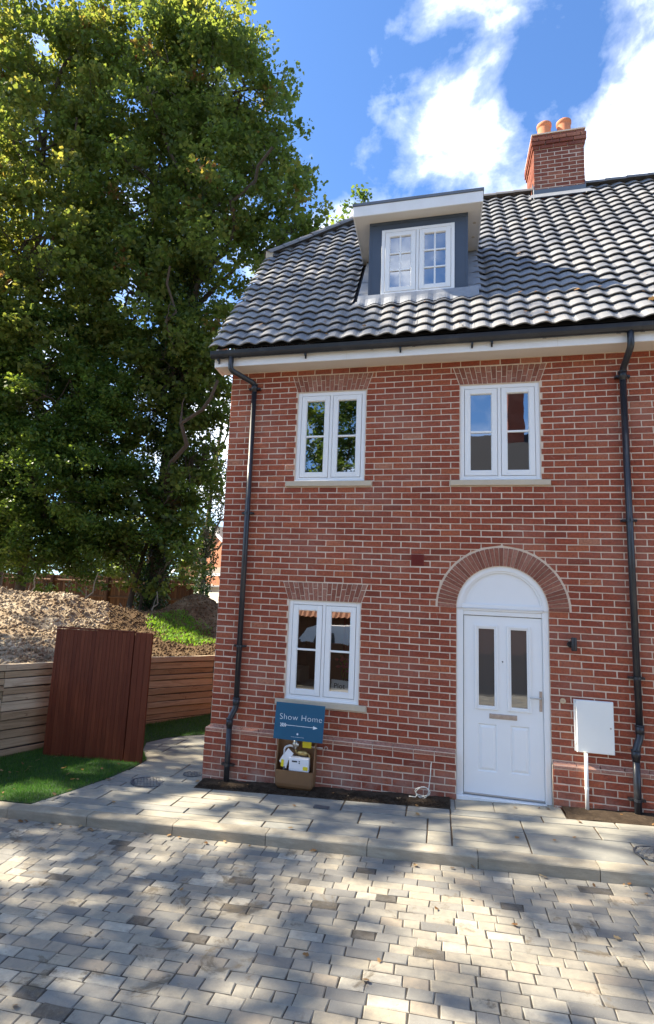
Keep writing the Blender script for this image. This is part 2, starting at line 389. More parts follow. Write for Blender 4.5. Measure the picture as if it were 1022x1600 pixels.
# one big sheet to the horizon, below everything
xs = np.concatenate([np.linspace(-400, -14, 8), np.linspace(-12, 14, 14), np.linspace(18, 400, 8)])
ys = np.concatenate([np.linspace(-400, -22, 8), np.linspace(-18, 14, 16), np.linspace(20, 500, 8)])
X, Y = np.meshgrid(xs, ys); Z = zp(X, Y)-.30+np.where(Y > 9.5, .9, 0)*0
V = np.stack([X.ravel(), Y.ravel(), Z.ravel()], 1); nx, ny = len(xs), len(ys)
idx = np.arange(nx*ny).reshape(ny, nx)
F = np.stack([idx[:-1, :-1], idx[:-1, 1:], idx[1:, 1:], idx[1:, :-1]], -1).reshape(-1, 4)
link('ground', fast_mesh('ground', V, F, M['ground']), kind='structure')

# ------------------------------------------------------------------ road of block paving
road = MB(); road.ct = .5
def sheet(mb, x0, x1, y0, y1, zf, dz=0, n=6):
    for i in range(n):
        a, b = x0+(x1-x0)*i/n, x0+(x1-x0)*(i+1)/n
        mb.quad((a, y0, zf(a, y0)+dz), (b, y0, zf(b, y0)+dz), (b, y1, zf(b, y1)+dz), (a, y1, zf(a, y1)+dz))
sheet(road, -9, 12, -13.5, KERB_F+.002, zr, -.0055, 12)
road_o = road.build('road', M['joint'], kind='structure')
def block(mb, x0, x1, y0, y1, zt, h, ch, jit=.003, T=None):
    """paving block, worn top edge"""
    j = lambda: random.uniform(-jit, jit)
    c4 = [(x0+j(), y0+j()), (x1+j(), y0+j()), (x1+j(), y1+j()), (x0+j(), y1+j())]
    sg = ((1, 1), (-1, 1), (-1, -1), (1, -1)); n = len(mb.v)
    tz = [random.uniform(-.0015, .0015) for _ in range(4)]
    P = [(x, y, -h) for x, y in c4]+[(x, y, -ch*.9) for x, y in c4]
    P += [(x+a*ch*random.uniform(.7, 1.6), y+b*ch*random.uniform(.7, 1.6), tz[i]) for i, ((x, y), (a, b)) in enumerate(zip(c4, sg))]
    mb.v += [(p[0], p[1], p[2]+(zt(p[0], p[1]) if callable(zt) else zt)) for p in P]
    for a in range(4):
        b = (a+1) % 4
        for q in ((a, b, 4+b, 4+a), (4+a, 4+b, 8+b, 8+a)): mb.f.append(tuple(n+i for i in q)); mb.t.append(mb.ct); mb.m.append(0)
    mb.f.append((n+8, n+9, n+10, n+11)); mb.t.append(mb.ct); mb.m.append(0)
LENS = (.12, .155, .155, .195, .24, .24)
setts = []
y = KERB_F-.004; row = 0
while y > -12.5:
    x = -9+random.random()*.2
    dep = .113
    while x < 11.5:
        L = random.choice(LENS); setts.append((x, y-dep, L, dep)); x += L
    y -= dep; row += 1
def in_view(p, mx=0.02):
    v = Vector(p)-CAM; z = v.dot(f_)
    if z < .1: return False
    px = 422.076+950*v.dot(r_)/z; py = 800+950*v.dot(d_)/z
    return -10 < px < 1032 and -10 < py < 1610
def dist(p): return (Vector(p)-CAM).length
cand = sorted([s for s in setts if in_view((s[0]+s[2]/2, s[1]+s[3]/2, float(zr(s[0], s[1]))))], key=lambda s: dist((s[0]+s[2]/2, s[1]+.06, 0)))
near = set(cand[:300])
def sett_tint():
    r = random.random()
    if r < .03: return random.uniform(0, .05)
    return min(.99, max(.07, random.gauss(.55, .27)))
variants = {}
for L in (.12, .155, .195, .24):
    for k in range(9):
        mb = MB(); mb.ct = sett_tint() if k else random.uniform(.01, .05)
        if k == 0 and L in (.12, .24): mb.ct = .3
        block(mb, .0028, L-.0028, .0025, .113-.0025, 0., .05, .005, .0048)
        variants[L, k] = mb.mesh('sett', M['sett'])
rest = MB()
SLOPE = Matrix.Rotation(-math.atan(.047), 4, 'Y') @ Matrix.Rotation(math.atan(.02), 4, 'X')
for s in setts:
    if s in near:
        k = random.randrange(1, 9) if random.random() > .05 else 0
        jz = random.uniform(-.0015, .002)
        link('sett', variants[s[2], k], road_o, Matrix.Translation((s[0], s[1], float(zr(s[0], s[1]))+jz)) @ SLOPE @ Matrix.Rotation(random.uniform(-.006, .006), 4, 'Z'))
    else:
        rest.ct = sett_tint()
        block(rest, s[0]+.0018, s[0]+s[2]-.0018, s[1]+.0018, s[1]+s[3]-.0018, zr, .03, .005, .0042)
rest.build('sett_field', M['sett'], road_o, kind='stuff')

# ------------------------------------------------------------------ kerb
kerb = MB(); sheet(kerb, -9, 12, KERB_F+.03, KERB_B-.03, zp, -.06, 8)
kerb_o = kerb.build('kerb', M['grout'], kind='structure')
kx = .253-.938*10
while kx < 11:
    mb = MB(); mb.ct = random.random(); x0, x1 = kx+.003, kx+.935
    prof = [(KERB_F, -.14), (KERB_F, -.016), (KERB_F+.005, -.006), (KERB_F+.016, 0), (KERB_B-.004, .001), (KERB_B, -.03), (KERB_B, -.14)]
    for i in range(len(prof)-1):
        (ya, za), (yb, zb) = prof[i], prof[i+1]
        mb.quad((x0, ya, za+float(zp(x0, ya))), (x1, ya, za+float(zp(x1, ya))), (x1, yb, zb+float(zp(x1, yb))), (x0, yb, zb+float(zp(x0, yb))))
    for xx, fl in ((x0, 1), (x1, -1)):
        mb.quad(*[(xx, a, b+float(zp(xx, a))) for a, b in prof][::fl])
    mb.build('kerb_stone', M['kerb'], kerb_o); kx += .938

# ------------------------------------------------------------------ pavement of flagstones
BED = -.385
pv = MB(); sheet(pv, -9, 12, KERB_B+.002, BED, zp, -.010, 12); sheet(pv, -3.4, .4, BED, 3.2, zp, -.010, 4)
sheet(pv, 2.905, 3.985, BED, .12, zp, -.006, 1)
pav_o = pv.build('pavement', M['grout'], kind='structure')
def flags(x0, x1, y0, y1, u, v, keep=lambda x, y: True):
    nx_, ny_ = int(round((x1-x0)/u)), int(round((y1-y0)/v)); occ = np.zeros((nx_, ny_), bool)
    sizes = [(3, 2), (4, 3), (3, 3), (2, 2), (4, 2), (2, 3), (5, 3), (3, 1), (2, 1), (4, 1)]
    for i in range(nx_):
        for j in range(ny_):
            if occ[i, j]: continue
            random.shuffle(sizes)
            for w, h in sizes+[(2, 1), (1, 2), (1, 1)]:
                if i+w <= nx_ and j+h <= ny_ and not occ[i:i+w, j:j+h].any(): break
            occ[i:i+w, j:j+h] = True
            a, b, c, d = x0+i*u, x0+(i+w)*u, y0+j*v, y0+(j+h)*v
            if keep((a+b)/2, (c+d)/2):
                mb = MB(); mb.ct = random.random(); g = .0075
                block(mb, a+g, b-g, c+g, d-g, zp, .03, .004, .003)
                mb.build('flagstone', M['flag'], pav_o)
flags(-.66-.22*12, 2.86, KERB_B+.004, BED-.002, .22, .17, lambda x, y: x > -1.75-.1*y)
flags(2.86, 7.5, KERB_B+.004, BED-.002, .22, .17)
flags(-2.0, -.02-.0, BED, 2.9, .22, .164, lambda x, y: x > -1.75)
for a, b in ((2.915, 3.30), (3.305, 3.975)):
    mb = MB(); mb.ct = .97; block(mb, a, b, BED+.006, .02, lambda x, y: zp(x, y)+.004, .03, .005, .002); mb.build('flagstone', M['flag'], pav_o)
mb = MB(); mb.ct = .3; block(mb, 2.862, 2.908, BED+.006, -.055, lambda x, y: zp(x, y)+.004, .05, .005, .001); mb.build('edging_stone', M['flag'], pav_o)

# soil beds at the foot of the wall
def rough_sheet(name, x0, x1, y0, y1, zf, amp, step, mat, **tags):
    nx_, ny_ = max(2, int((x1-x0)/step)), max(2, int((y1-y0)/step))
    gx, gy = np.meshgrid(np.linspace(x0, x1, nx_), np.linspace(y0, y1, ny_))
    gz = zf(gx, gy)+fbm(gx, gy, 9)*amp
    Vv = np.stack([gx.ravel(), gy.ravel(), gz.ravel()], 1); ii = np.arange(nx_*ny_).reshape(ny_, nx_)
    Ff = np.stack([ii[:-1, :-1], ii[:-1, 1:], ii[1:, 1:], ii[1:, :-1]], -1).reshape(-1, 4)
    return link(name, fast_mesh(name, Vv, Ff, mat), **tags)
_ph = RNG.uniform(0, 6.28, (60, 2)); _an = RNG.uniform(0, 6.28, 60)
def fbm(x, y, f0=1., oct=5):
    r = 0; k = 0; a = 1.; f = f0
    for o in range(oct):
        for j in range(4):
            c, s = math.cos(_an[k]), math.sin(_an[k]); r = r+a*np.sin((x*c+y*s)*f*(1+.3*j)+_ph[k, 0])*np.cos((-x*s+y*c)*f*(1.1+.2*j)+_ph[k, 1])/4; k += 1
        a *= .55; f *= 2.1
    return r
rough_sheet('soil_bed', -.02, 2.86, BED, .03, lambda x, y: zp(x, y)-.002+.02*np.clip((y-BED)/.3, 0, 1), .014, .015, M['soil'], kind='structure')
rough_sheet('soil_bed', 3.985, 7.4, BED, .03, lambda x, y: zp(x, y)-.002+.02*np.clip((y-BED)/.3, 0, 1), .014, .02, M['soil'], kind='structure')
def scatter_stones(name, P, s, mat, label, cat, kind='stuff', parent=None):
    n = len(P); oc = np.array([(1, 0, 0), (-1, 0, 0), (0, 1, 0), (0, -1, 0), (0, 0, 1), (0, 0, -1)], float)
    of = np.array([(0, 2, 4), (2, 1, 4), (1, 3, 4), (3, 0, 4), (2, 0, 5), (1, 2, 5), (3, 1, 5), (0, 3, 5)])
    sc = s[:, None, None]*RNG.uniform(.5, 1.2, (n, 6, 1)); A = RNG.uniform(0, 6.28, (n, 3))
    c, sn = np.cos(A), np.sin(A)
    V = oc[None]*sc; x, y, z = V[..., 0], V[..., 1], V[..., 2]
    x, y = x*c[:, :1]-y*sn[:, :1], x*sn[:, :1]+y*c[:, :1]; y, z = y*c[:, 1:2]-z*sn[:, 1:2], y*sn[:, 1:2]+z*c[:, 1:2]
    V = np.stack([x, y, z], -1)+P[:, None]
    F = (of[None]+6*np.arange(n)[:, None, None]).reshape(-1, 3)
    o = link(name, fast_mesh(name, V.reshape(-1, 3), F, mat, np.repeat(RNG.random(n), 8)), parent, kind=kind)
    if label: o['label'] = label; o['category'] = cat
    return o
n = 2600; px_ = RNG.uniform(0, 2.84, n); py_ = RNG.uniform(BED, -.05, n)
scatter_stones('soil_crumbs', np.stack([px_, py_, zp(px_, py_)+.012], 1), RNG.uniform(.003, .011, n), M['soil'], 'dark soil crumbs along the foot of the brick wall', 'soil')

# ------------------------------------------------------------------ the house
HB = (3.6, 3.1, 0)
house = thing('brick_house', 'red brick end terrace house with grey pantile roof, dormer and white arched door', 'house', HB)
BW, CH = .2286, .075
ZT = 69*CH                                            # top of brickwork under the soffit
XE = 7.3; YB = 6.3
TAN = math.tan(rad(49.9)); COS, SIN = math.cos(rad(49.9)), math.sin(rad(49.9))
RZ0, RY0 = 5.40, -.36                                 # eaves line of the roof
def roof_z(y): return RZ0+(y-RY0)*TAN
RIDGE_Y = 3.15; RIDGE_Z = roof_z(RIDGE_Y)
WL_ = (.935, 1.822); WR_ = (2.966, 3.862); LO = (.985, 2.170); UP = (3.680, 4.868)
DX0, DX1, DCX, DSP, DRI, DRO = 2.93, 3.91, 3.42, 2.17, .49, .715
windows = [(WL_, LO), (WL_, UP), (WR_, UP)]
# mortar skin with the openings left out
def gaps_rect(z):
    g = []
    for (a, b), (c, d) in windows:
        if c <= z <= d: g.append((a-.006, b+.006))
    return g
sk = MB()
brk = sorted({-.0, .935, 1.822, 2.93, 2.966, 3.862, 3.91, XE}); MY = .005
for a, b in zip(brk[:-1], brk[1:]):
    mid = (a+b)/2
    zi = [(-.5, ZT+.2)]
    def cut(lst, lo, hi):
        out = []
        for p, q in lst:
            if hi <= p or lo >= q: out.append((p, q)); continue
            if p < lo: out.append((p, lo))
            if hi < q: out.append((hi, q))
        return out
    for (wa, wb), (c, d) in windows:
        if wa < mid < wb: zi = cut(zi, c, d)
    if DX0 < mid < DX1: zi = cut(zi, -.5, DSP+DRI+.01)
    for p, q in zi: sk.quad((a, MY, p), (b, MY, p), (b, MY, q), (a, MY, q))
K = 24
for i in range(K):
    a0, a1 = math.pi*(1-i/K), math.pi*(1-(i+1)/K)
    xa, xb = DCX+DRI*math.cos(a0), DCX+DRI*math.cos(a1); za, zb = DSP+DRI*math.sin(a0), DSP+DRI*math.sin(a1)
    sk.quad((xa, MY, za), (xb, MY, zb), (xb, MY, DSP+DRI+.01), (xa, MY, DSP+DRI+.01))
    sk.quad((xa, MY, za), (xa, .12, za), (xb, .12, zb), (xb, MY, zb))
for (a, b), (c, d) in windows+[((DX0, DX1), (0., DSP))]:
    for x in (a, b): sk.quad((x, MY, c), (x, .12, c), (x, .12, d), (x, MY, d))
    sk.quad((a, MY, d), (b, MY, d), (b, .12, d), (a, .12, d)); 
    if c > .1: sk.quad((a, MY, c), (b, MY, c), (b, .12, c), (a, .12, c))
# side and rear skins, plinth skin
PL = .05; ZPL = 7.5*CH+.0
def gable(x, fl):
    pts = [(x, 0, -.5), (x, YB, -.5), (x, YB, 5.3), (x, 4.39, 8.1), (x, 1.91, 8.1), (x, 0, 5.5)]
    sk.quad(*(pts if fl else pts[::-1]))
gable(.009, False); gable(XE-.009, True)
sk.quad((0, YB-.009, -.5), (0, YB-.009, 5.3), (XE, YB-.009, 5.3), (XE, YB-.009, -.5))
for a, b in ((-PL, DX0), (DX1, XE)):
    sk.quad((a+.009, MY-PL, -.5), (b, MY-PL, -.5), (b, MY-PL, ZPL+.005), (a+.009, MY-PL, ZPL+.005))
    xe = a if a > 0 else b
    sk.quad((xe, MY-PL, -.5), (xe, .12, -.5), (xe, .12, ZPL), (xe, MY-PL, ZPL))
sk.quad((-PL+.009, -PL, -.5), (-PL+.009, -PL, ZPL), (-PL+.009, YB, ZPL), (-PL+.009, YB, -.5))
wall_o = sk.build('wall', M['mortar'], house)

# bricks
bricks = []            # (poly in xz, y front, full?)
def arch_half(z, zlo, zhi, c, w, lean):
    return (c-w/2-lean*(z-zlo)/(zhi-zlo), c+w/2+lean*(z-zlo)/(zhi-zlo))
FL = .075; FZ = .225
def gaps(z, top=False):
    g = []
    for (a, b), (c, d) in windows:
        if c-.004 <= z <= d+.004: g.append((a-.008, b+.008))
        if c-.078 <= z < c-.004: g.append((a-.125, b+.105))                     # sill
        if d+.004 < z <= d+.004+FZ+.006:
            l, r = arch_half(z, d, d+FZ, (a+b)/2, b-a, FL); g.append((l-.012, r+.012))
    if z <= DSP+.002: g.append((DX0-.004, DX1+.004))
    return g
def sub(iv, gs):
    out = [iv]
    for a, b in gs:
        nn = []
        for p, q in out:
            if b <= p or a >= q: nn.append((p, q)); continue
            if p < a: nn.append((p, a))
            if b < q: nn.append((b, q))
        out = nn
    return out
J = .0059
for n in range(1, 62):
    z0, z1 = (69-n)*CH+J, (70-n)*CH-J; zm = (z0+z1)/2
    x = 0. if n % 2 else -BW/2
    while x < XE:
        a, b = max(0, x)+J, min(XE, x+BW)-J
        if b-a > .02:
            full = (b-a) > BW-.016
            RR = DRO+.011
            if z1 > DSP+.01 and z0 < DSP+RR and a < DCX+RR and b > DCX-RR:
                gp = [(gx, gz) for gx in np.linspace(a, b, 24) for gz in np.linspace(z0, z1, 9)]
                ou = [g_ for g_ in gp if math.hypot(g_[0]-DCX, g_[1]-DSP) > RR]
                if not ou: x += BW; continue
                if len(ou) < len(gp):
                    groups = [ou]
                    if z0 > DSP+.3: groups = [[g_ for g_ in ou if g_[0] < DCX], [g_ for g_ in ou if g_[0] >= DCX]]
                    for go in groups:
                        if len(go) < 3: continue
                        ug = np.mean(go, axis=0)-np.array([DCX, DSP]); ug /= np.linalg.norm(ug)
                        rc = [(a, z0), (b, z0), (b, z1), (a, z1)]
                        if len(groups) > 1 and a < DCX < b: rc = [(a, z0), (DCX-.001, z0), (DCX-.001, z1), (a, z1)] if go[0][0] < DCX else [(DCX+.001, z0), (b, z0), (b, z1), (DCX+.001, z1)]
                        outp = []
                        for i_ in range(4):
                            p_, q_ = rc[i_], rc[(i_+1) % 4]; dp_, dq_ = ((p_[0]-DCX)*ug[0]+(p_[1]-DSP)*ug[1]-RR), ((q_[0]-DCX)*ug[0]+(q_[1]-DSP)*ug[1]-RR)
                            if dp_ >= 0: outp.append(p_)
                            if dp_*dq_ < 0: tt_ = dp_/(dp_-dq_); outp.append((p_[0]+(q_[0]-p_[0])*tt_, p_[1]+(q_[1]-p_[1])*tt_))
                        if len(outp) >= 3 and max(o_[0] for o_ in outp)-min(o_[0] for o_ in outp) > .02: bricks.append((outp, 0., False))
                    x += BW; continue
            mids = sub((a, b), gaps(zm))
            for p, q in mids:
                if q-p < .022: continue
                lo = sub((a-.06, b+.06), gaps(z0)); hi = sub((a-.06, b+.06), gaps(z1))
                def edge(lst, v, side):
                    for l, r in lst:
                        if l-.08 < (p+q)/2 < r+.08: return (max(a, l) if side == 0 else min(b, r)) if abs((l if side == 0 else r)-v) < .07 else v
                    return v
                if abs(p-a) < 1e-6 and abs(q-b) < 1e-6: P = [(p, z0), (q, z0), (q, z1), (p, z1)]; fu = full
                else:
                    fu = False
                    l0, l1 = (p, p) if abs(p-a) < 1e-6 else (edge(lo, p, 0), edge(hi, p, 0))
                    r0, r1 = (q, q) if abs(q-b) < 1e-6 else (edge(lo, q, 1), edge(hi, q, 1))
                    P = [(l0, z0), (r0, z0), (r1, z1), (l1, z1)]
                bricks.append((P, 0., fu))
        x += BW
# the crown of the door arch where the course passes over it
for n in range(63, 75):
    z0, z1 = (69-n)*CH+J, (70-n)*CH-J
    for xa, xb in ((-PL, DX0-.004), (DX1+.004, XE)):
        x = -PL if n % 2 else -PL-BW/2
        while x < XE:
            a, b = max(xa, x+J), min(xb, x+BW-J)
            if b-a > .03 and z1 > float(zp(b, 0))-.05: bricks.append(([(a, z0), (b, z0), (b, z1), (a, z1)], -PL, b-a > BW-.016))
            x += BW
def brick_tint():
    r = random.random()
    if r < .015: return random.uniform(0, .2)
    if r > .97: return random.uniform(.88, 1)
    return min(.86, max(.22, random.gauss(.57, .14)))
BD = .018
def add_brick(mb, P, yf, jit=.0022, T=None, ch=.0035):
    P = [(x+random.uniform(-jit, jit), z+random.uniform(-jit, jit)) for x, z in P]
    y0 = yf+random.uniform(-.0025, .0015)
    mb.slab(P, y0, yf+BD, ch, T)
bvars = []
for k in range(16):
    mb = MB(); mb.ct = brick_tint()
    add_brick(mb, [(J, J), (BW-J, J), (BW-J, CH-J), (J, CH-J)], 0.); bvars.append(mb.mesh('brick', M['brick']))
fullb = sorted([i for i, b in enumerate(bricks) if b[2] and in_view((b[0][0][0]+.1, b[1], b[0][0][1]))], key=lambda i: dist((bricks[i][0][0][0]+.1, bricks[i][1], bricks[i][0][0][1])))
nearb = set(fullb[:300])
mb = MB()
for i, (P, yf, fu) in enumerate(bricks):
    if i in nearb:
        link('brick', random.choice(bvars), wall_o, Matrix.Translation((P[0][0]-J, yf+random.uniform(-.002, .002), P[0][1]-J)) @ Matrix.Rotation(random.uniform(-.008, .008), 4, 'Y'))
    else:
        mb.ct = brick_tint(); add_brick(mb, P, yf)
mb.build('brickwork', M['brick'], wall_o, kind='stuff')
# left gable brickwork
mb = MB(); TL = lambda x, y, z: (y, -x, z) if False else (y, x, z)
for n in range(-38, 74):
    z0, z1 = (69-n)*CH+J, (70-n)*CH-J
    if z1 > 8.1: continue
    off = PL if n > 62 else 0
    if n == 62: continue
    ya = -off if z1 < 5.6 else (z1-RZ0)/TAN+RY0+.1
    yb = YB if z1 < 5.3 else YB-(z1-5.3)/TAN
    ya = max(ya, -off); y = -off+(BW/2 if n % 2 else 0)-BW
    while y < yb:
        a, b = max(ya, y+J)+.001, min(yb, y+BW-J)
        if b-a > .03:
            mb.ct = brick_tint(); add_brick(mb, [(a, z0), (b, z0), (b, z1), (a, z1)], -off, T=lambda p, q, r: (q, p, r))
        y += BW
mb.build('gable_brickwork', M['brick'], wall_o, kind='stuff')
# chamfered plinth course
pm_ = M['arch']
for xa, xb in ((-PL, DX0-.006), (DX1+.006, XE)):
    x = xa
    while x < xb-.02:
        a, b = x+J*.7, min(x+BW, xb)-J*.7
        if b-a > .02:
            mb = MB(); mb.ct = random.uniform(.35, .9)
            zt, zf, zb = ZPL+.036, ZPL-.006, ZPL-.034; j = random.uniform(-.002, .002)
            aa = a+(PL if (x == xa and xa < 0) else 0)
            mb.quad((a, -PL+j, zb), (b, -PL+j, zb), (b, -PL+j, zf), (a, -PL+j, zf))
            mb.quad((a, -PL+j, zf), (b, -PL+j, zf), (b, .006, zt), (aa, .006, zt))
            mb.quad((a, -PL+j, zb), (a, -PL+j, zf), (aa, .006, zt), (aa, .006, zb)); mb.quad((b, -PL+j, zb), (b, .006, zb), (b, .006, zt), (b, -PL+j, zf))
            mb.build('plinth_brick', M['plinth'], wall_o)
        x += BW
mb = MB(); y = -PL
while y < YB:
    a, b = y+.003, min(y+BW, YB)-.003; mb.ct = random.uniform(.35, .9); zt, zf, zb = ZPL+.036, ZPL-.006, ZPL-.034
    mb.quad((-PL, a, zb), (-PL, a, zf), (-PL, b, zf), (-PL, b, zb)); mb.quad((-PL, a, zf), (.006, a+(PL if y < 0 else 0), zt), (.006, b, zt), (-PL, b, zf)); y += BW
mb.build('gable_plinth', M['plinth'], wall_o, kind='stuff')
# flat gauged arches over the windows
def flat_arch(a, b, z):
    c, w, nn = (a+b)/2, b-a+.012, 17
    for i in range(nn):
        def xx(t, zz): 
            u = t/nn-.5; return c+u*(w+2*FL*(zz-z)/FZ)
        cuts = [0, .36, 1] if i % 2 else [0, .68, 1]
        if i % 4 == 3: cuts = [0, .25, 1]
        for k in range(2):
            za, zb = z+.006+cuts[k]*(FZ-.01)+(.004 if k else 0), z+.006+cuts[k+1]*(FZ-.01)-(.004 if not k else 0)
            mb = MB(); mb.ct = random.random()
            P = [(xx(i, za)+.004, za), (xx(i+1, za)-.004, za), (xx(i+1, zb)-.004, zb), (xx(i, zb)+.004, zb)]
            add_brick(mb, P, -.001, .0015); mb.build('arch_brick', M['arch'], wall_o)
for (a, b), (c, d) in windows: flat_arch(a, b, d)
# ring of voussoirs over the door
nv = 41
for i in range(nv):
    a0, a1 = math.pi*(1-(i+.07)/nv), math.pi*(1-(i+.93)/nv); mb = MB(); mb.ct = random.random()*.9
    if i == 24: mb.ct = 0.
    P = [(DCX+(DRI+.006)*math.cos(t)*1., DSP+(DRI+.006)*math.sin(t)) for t in (a0, a1)]+[(DCX+(DRO-.012)*math.cos(t), DSP+(DRO-.012)*math.sin(t)) for t in (a1, a0)]
    c_ = np.mean(P, axis=0); P = [(x+(c_[0]-x)*.0, z) for x, z in P]
    k = len(P); n0 = len(mb.v); yj = random.uniform(-.003, .001)
    inner = [(x+(c_[0]-x)*.07, z+(c_[1]-z)*.07) for x, z in P]
    mb.v += [(x, BD, z) for x, z in P]+[(x, yj+.004, z) for x, z in P]+[(x, yj-.001, z) for x, z in inner]
    for a in range(4):
        b = (a+1) % 4
        for q in ((a, b, 4+b, 4+a), (4+a, 4+b, 8+b, 8+a)): mb.f.append(tuple(n0+t for t in q)); mb.t.append(mb.ct); mb.m.append(0)
    mb.f.append((n0+8, n0+9, n0+10, n0+11)); mb.t.append(mb.ct); mb.m.append(0)
    mb.build('arch_brick', M['arch'], wall_o)
# mortar bead round the ring
mb = MB(); mb.tube([(DCX+DRO*math.cos(t), .006, DSP+DRO*math.sin(t)) for t in np.linspace(math.pi+.25, -.28, 40)], .0045, 5); mb.build('mortar_bead', M['mortar'], wall_o)
# stone sills
for (a, b), (c, d) in windows:
    mb = MB(); mb.ct = .5
    mb.slab([(a-.115, c-.072), (b+.095, c-.072), (b+.095, c-.006), (a-.115, c-.006)], -.032, .1, .004)
    mb.quad((a-.111, -.028, c-.006), (b+.091, -.028, c-.006), (b+.091, .1, c-.002), (a-.111, .1, c-.002))
    mb.build('window_sill', M['stone_sill'], wall_o)
# air vent
mb = MB(); mb.box(2.408, 2.558, -.004, .01, 2.644, 2.776, .003)
for i in range(9):
    for j in range(8): mb.box(2.416+i*.0155, 2.416+i*.0155+.0045, -.010, -.003, 2.650+j*.0155, 2.662+j*.0155)
mb.build('air_vent', M['vent'], wall_o)

# windows
def room(mb, x0, x1, y0, y1, z0, z1):
    mb.quad((x0, y1, z0), (x0, y1, z1), (x1, y1, z1), (x1, y1, z0)); mb.quad((x0, y0, z0), (x0, y0, z1), (x0, y1, z1), (x0, y1, z0))
    mb.quad((x1, y0, z0), (x1, y1, z0), (x1, y1, z1), (x1, y0, z1)); mb.quad((x0, y0, z0), (x0, y1, z0), (x1, y1, z0), (x1, y0, z0)); mb.quad((x0, y0, z1), (x1, y0, z1), (x1, y1, z1), (x0, y1, z1))
def window(a, b, c, d, yf, cols=1, rows=2, ft=.05, bar=.024, glass='glass'):
    fr = MB(); B = lambda m_, x0, x1, z0, z1, y0, y1, ch=.003: m_.slab([(x0, z0), (x1, z0), (x1, z1), (x0, z1)], y0, y1, ch)
    B(fr, a, a+ft, c, d, yf, yf+.07); B(fr, b-ft, b, c, d, yf, yf+.07); B(fr, a+ft, b-ft, d-ft, d, yf+.0006, yf+.07); B(fr, a+ft, b-ft, c, c+ft, yf+.0006, yf+.07)
    mid = (a+b)/2; B(fr, mid-.019, mid+.019, c+ft, d-ft, yf+.001, yf+.07)
    fr.box(a-.004, b+.004, yf-.018, yf+.01, c-.004, c+.014, .003)          # drip bar
    fro = fr.build('window', M['white'], wall_o)
    for s0, s1 in ((a+ft, mid-.019), (mid+.019, b-ft)):
        g = .0045; x0, x1, z0, z1 = s0+g, s1-g, c+ft+g, d-ft-g; st = .062
        sm = MB()
        B(sm, x0, x0+st, z0, z1, yf-.004, yf+.06); B(sm, x1-st, x1, z0, z1, yf-.004, yf+.06)
        B(sm, x0+st, x1-st, z1-st, z1, yf-.0035, yf+.06); B(sm, x0+st, x1-st, z0, z0+st, yf-.0035, yf+.06)
        gx0, gx1, gz0, gz1 = x0+st, x1-st, z0+st, z1-st
        for i in range(1, cols):
            xx = gx0+(gx1-gx0)*i/cols; B(sm, xx-bar/2, xx+bar/2, gz0, gz1, yf+.005, yf+.03)
        for i in range(1, rows):
            zz_ = gz0+(gz1-gz0)*i/rows; B(sm, gx0, gx1, zz_-bar/2, zz_+bar/2, yf+.006, yf+.029)
        # glazing bead
        for (p, q, r, s_) in ((gx0, gx0+.006, gz0, gz1), (gx1-.006, gx1, gz0, gz1), (gx0+.006, gx1-.006, gz0, gz0+.006), (gx0+.006, gx1-.006, gz1-.006, gz1)):
            B(sm, p, q, r, s_, yf+.008, yf+.03, .002)
        sm.build('casement', M['white'], fro)
        for i in range(cols):
            for j in range(rows):
                pm = MB(); w0, w1 = gx0+(gx1-gx0)*i/cols, gx0+(gx1-gx0)*(i+1)/cols; h0, h1 = gz0+(gz1-gz0)*j/rows, gz0+(gz1-gz0)*(j+1)/rows
                pm.quad((w0, yf+.022, h0), (w1, yf+.022, h0), (w1, yf+.022, h1), (w0, yf+.022, h1)); pm.build('pane', M[glass], fro)
    # black rebate behind the gaps
    rb = MB(); 
    rb.quad((a+ft-.01, yf+.055, c+ft-.01), (a+ft+.014, yf+.055, c+ft-.01), (a+ft+.014, yf+.055, d-ft+.01), (a+ft-.01, yf+.055, d-ft+.01))
    rb.quad((b-ft-.014, yf+.055, c+ft-.01), (b-ft+.01, yf+.055, c+ft-.01), (b-ft+.01, yf+.055, d-ft+.01), (b-ft-.014, yf+.055, d-ft+.01))
    rb.quad((a+ft, yf+.0552, d-ft-.014), (b-ft, yf+.0552, d-ft-.014), (b-ft, yf+.0552, d-ft+.01), (a+ft, yf+.0552, d-ft+.01))
    rb.quad((a+ft, yf+.0552, c+ft-.01), (b-ft, yf+.0552, c+ft-.01), (b-ft, yf+.0552, c+ft+.014), (a+ft, yf+.0552, c+ft+.014))
    rb.build('rebate', M['black'], fro)
    return fro
for (a, b), (c, d) in windows: window(a, b, c, d, .022)
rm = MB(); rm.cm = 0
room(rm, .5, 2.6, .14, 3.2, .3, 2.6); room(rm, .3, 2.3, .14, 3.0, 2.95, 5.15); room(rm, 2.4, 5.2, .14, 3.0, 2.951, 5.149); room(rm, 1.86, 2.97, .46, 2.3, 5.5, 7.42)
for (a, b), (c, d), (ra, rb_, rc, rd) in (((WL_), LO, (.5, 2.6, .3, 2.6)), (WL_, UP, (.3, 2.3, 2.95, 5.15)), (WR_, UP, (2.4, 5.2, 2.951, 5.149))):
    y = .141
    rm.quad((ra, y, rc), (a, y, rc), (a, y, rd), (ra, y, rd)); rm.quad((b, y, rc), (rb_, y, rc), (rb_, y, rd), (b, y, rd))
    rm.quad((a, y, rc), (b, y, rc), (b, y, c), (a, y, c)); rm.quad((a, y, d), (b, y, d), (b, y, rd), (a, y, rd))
rm.build('room_walls', M['room'], wall_o)

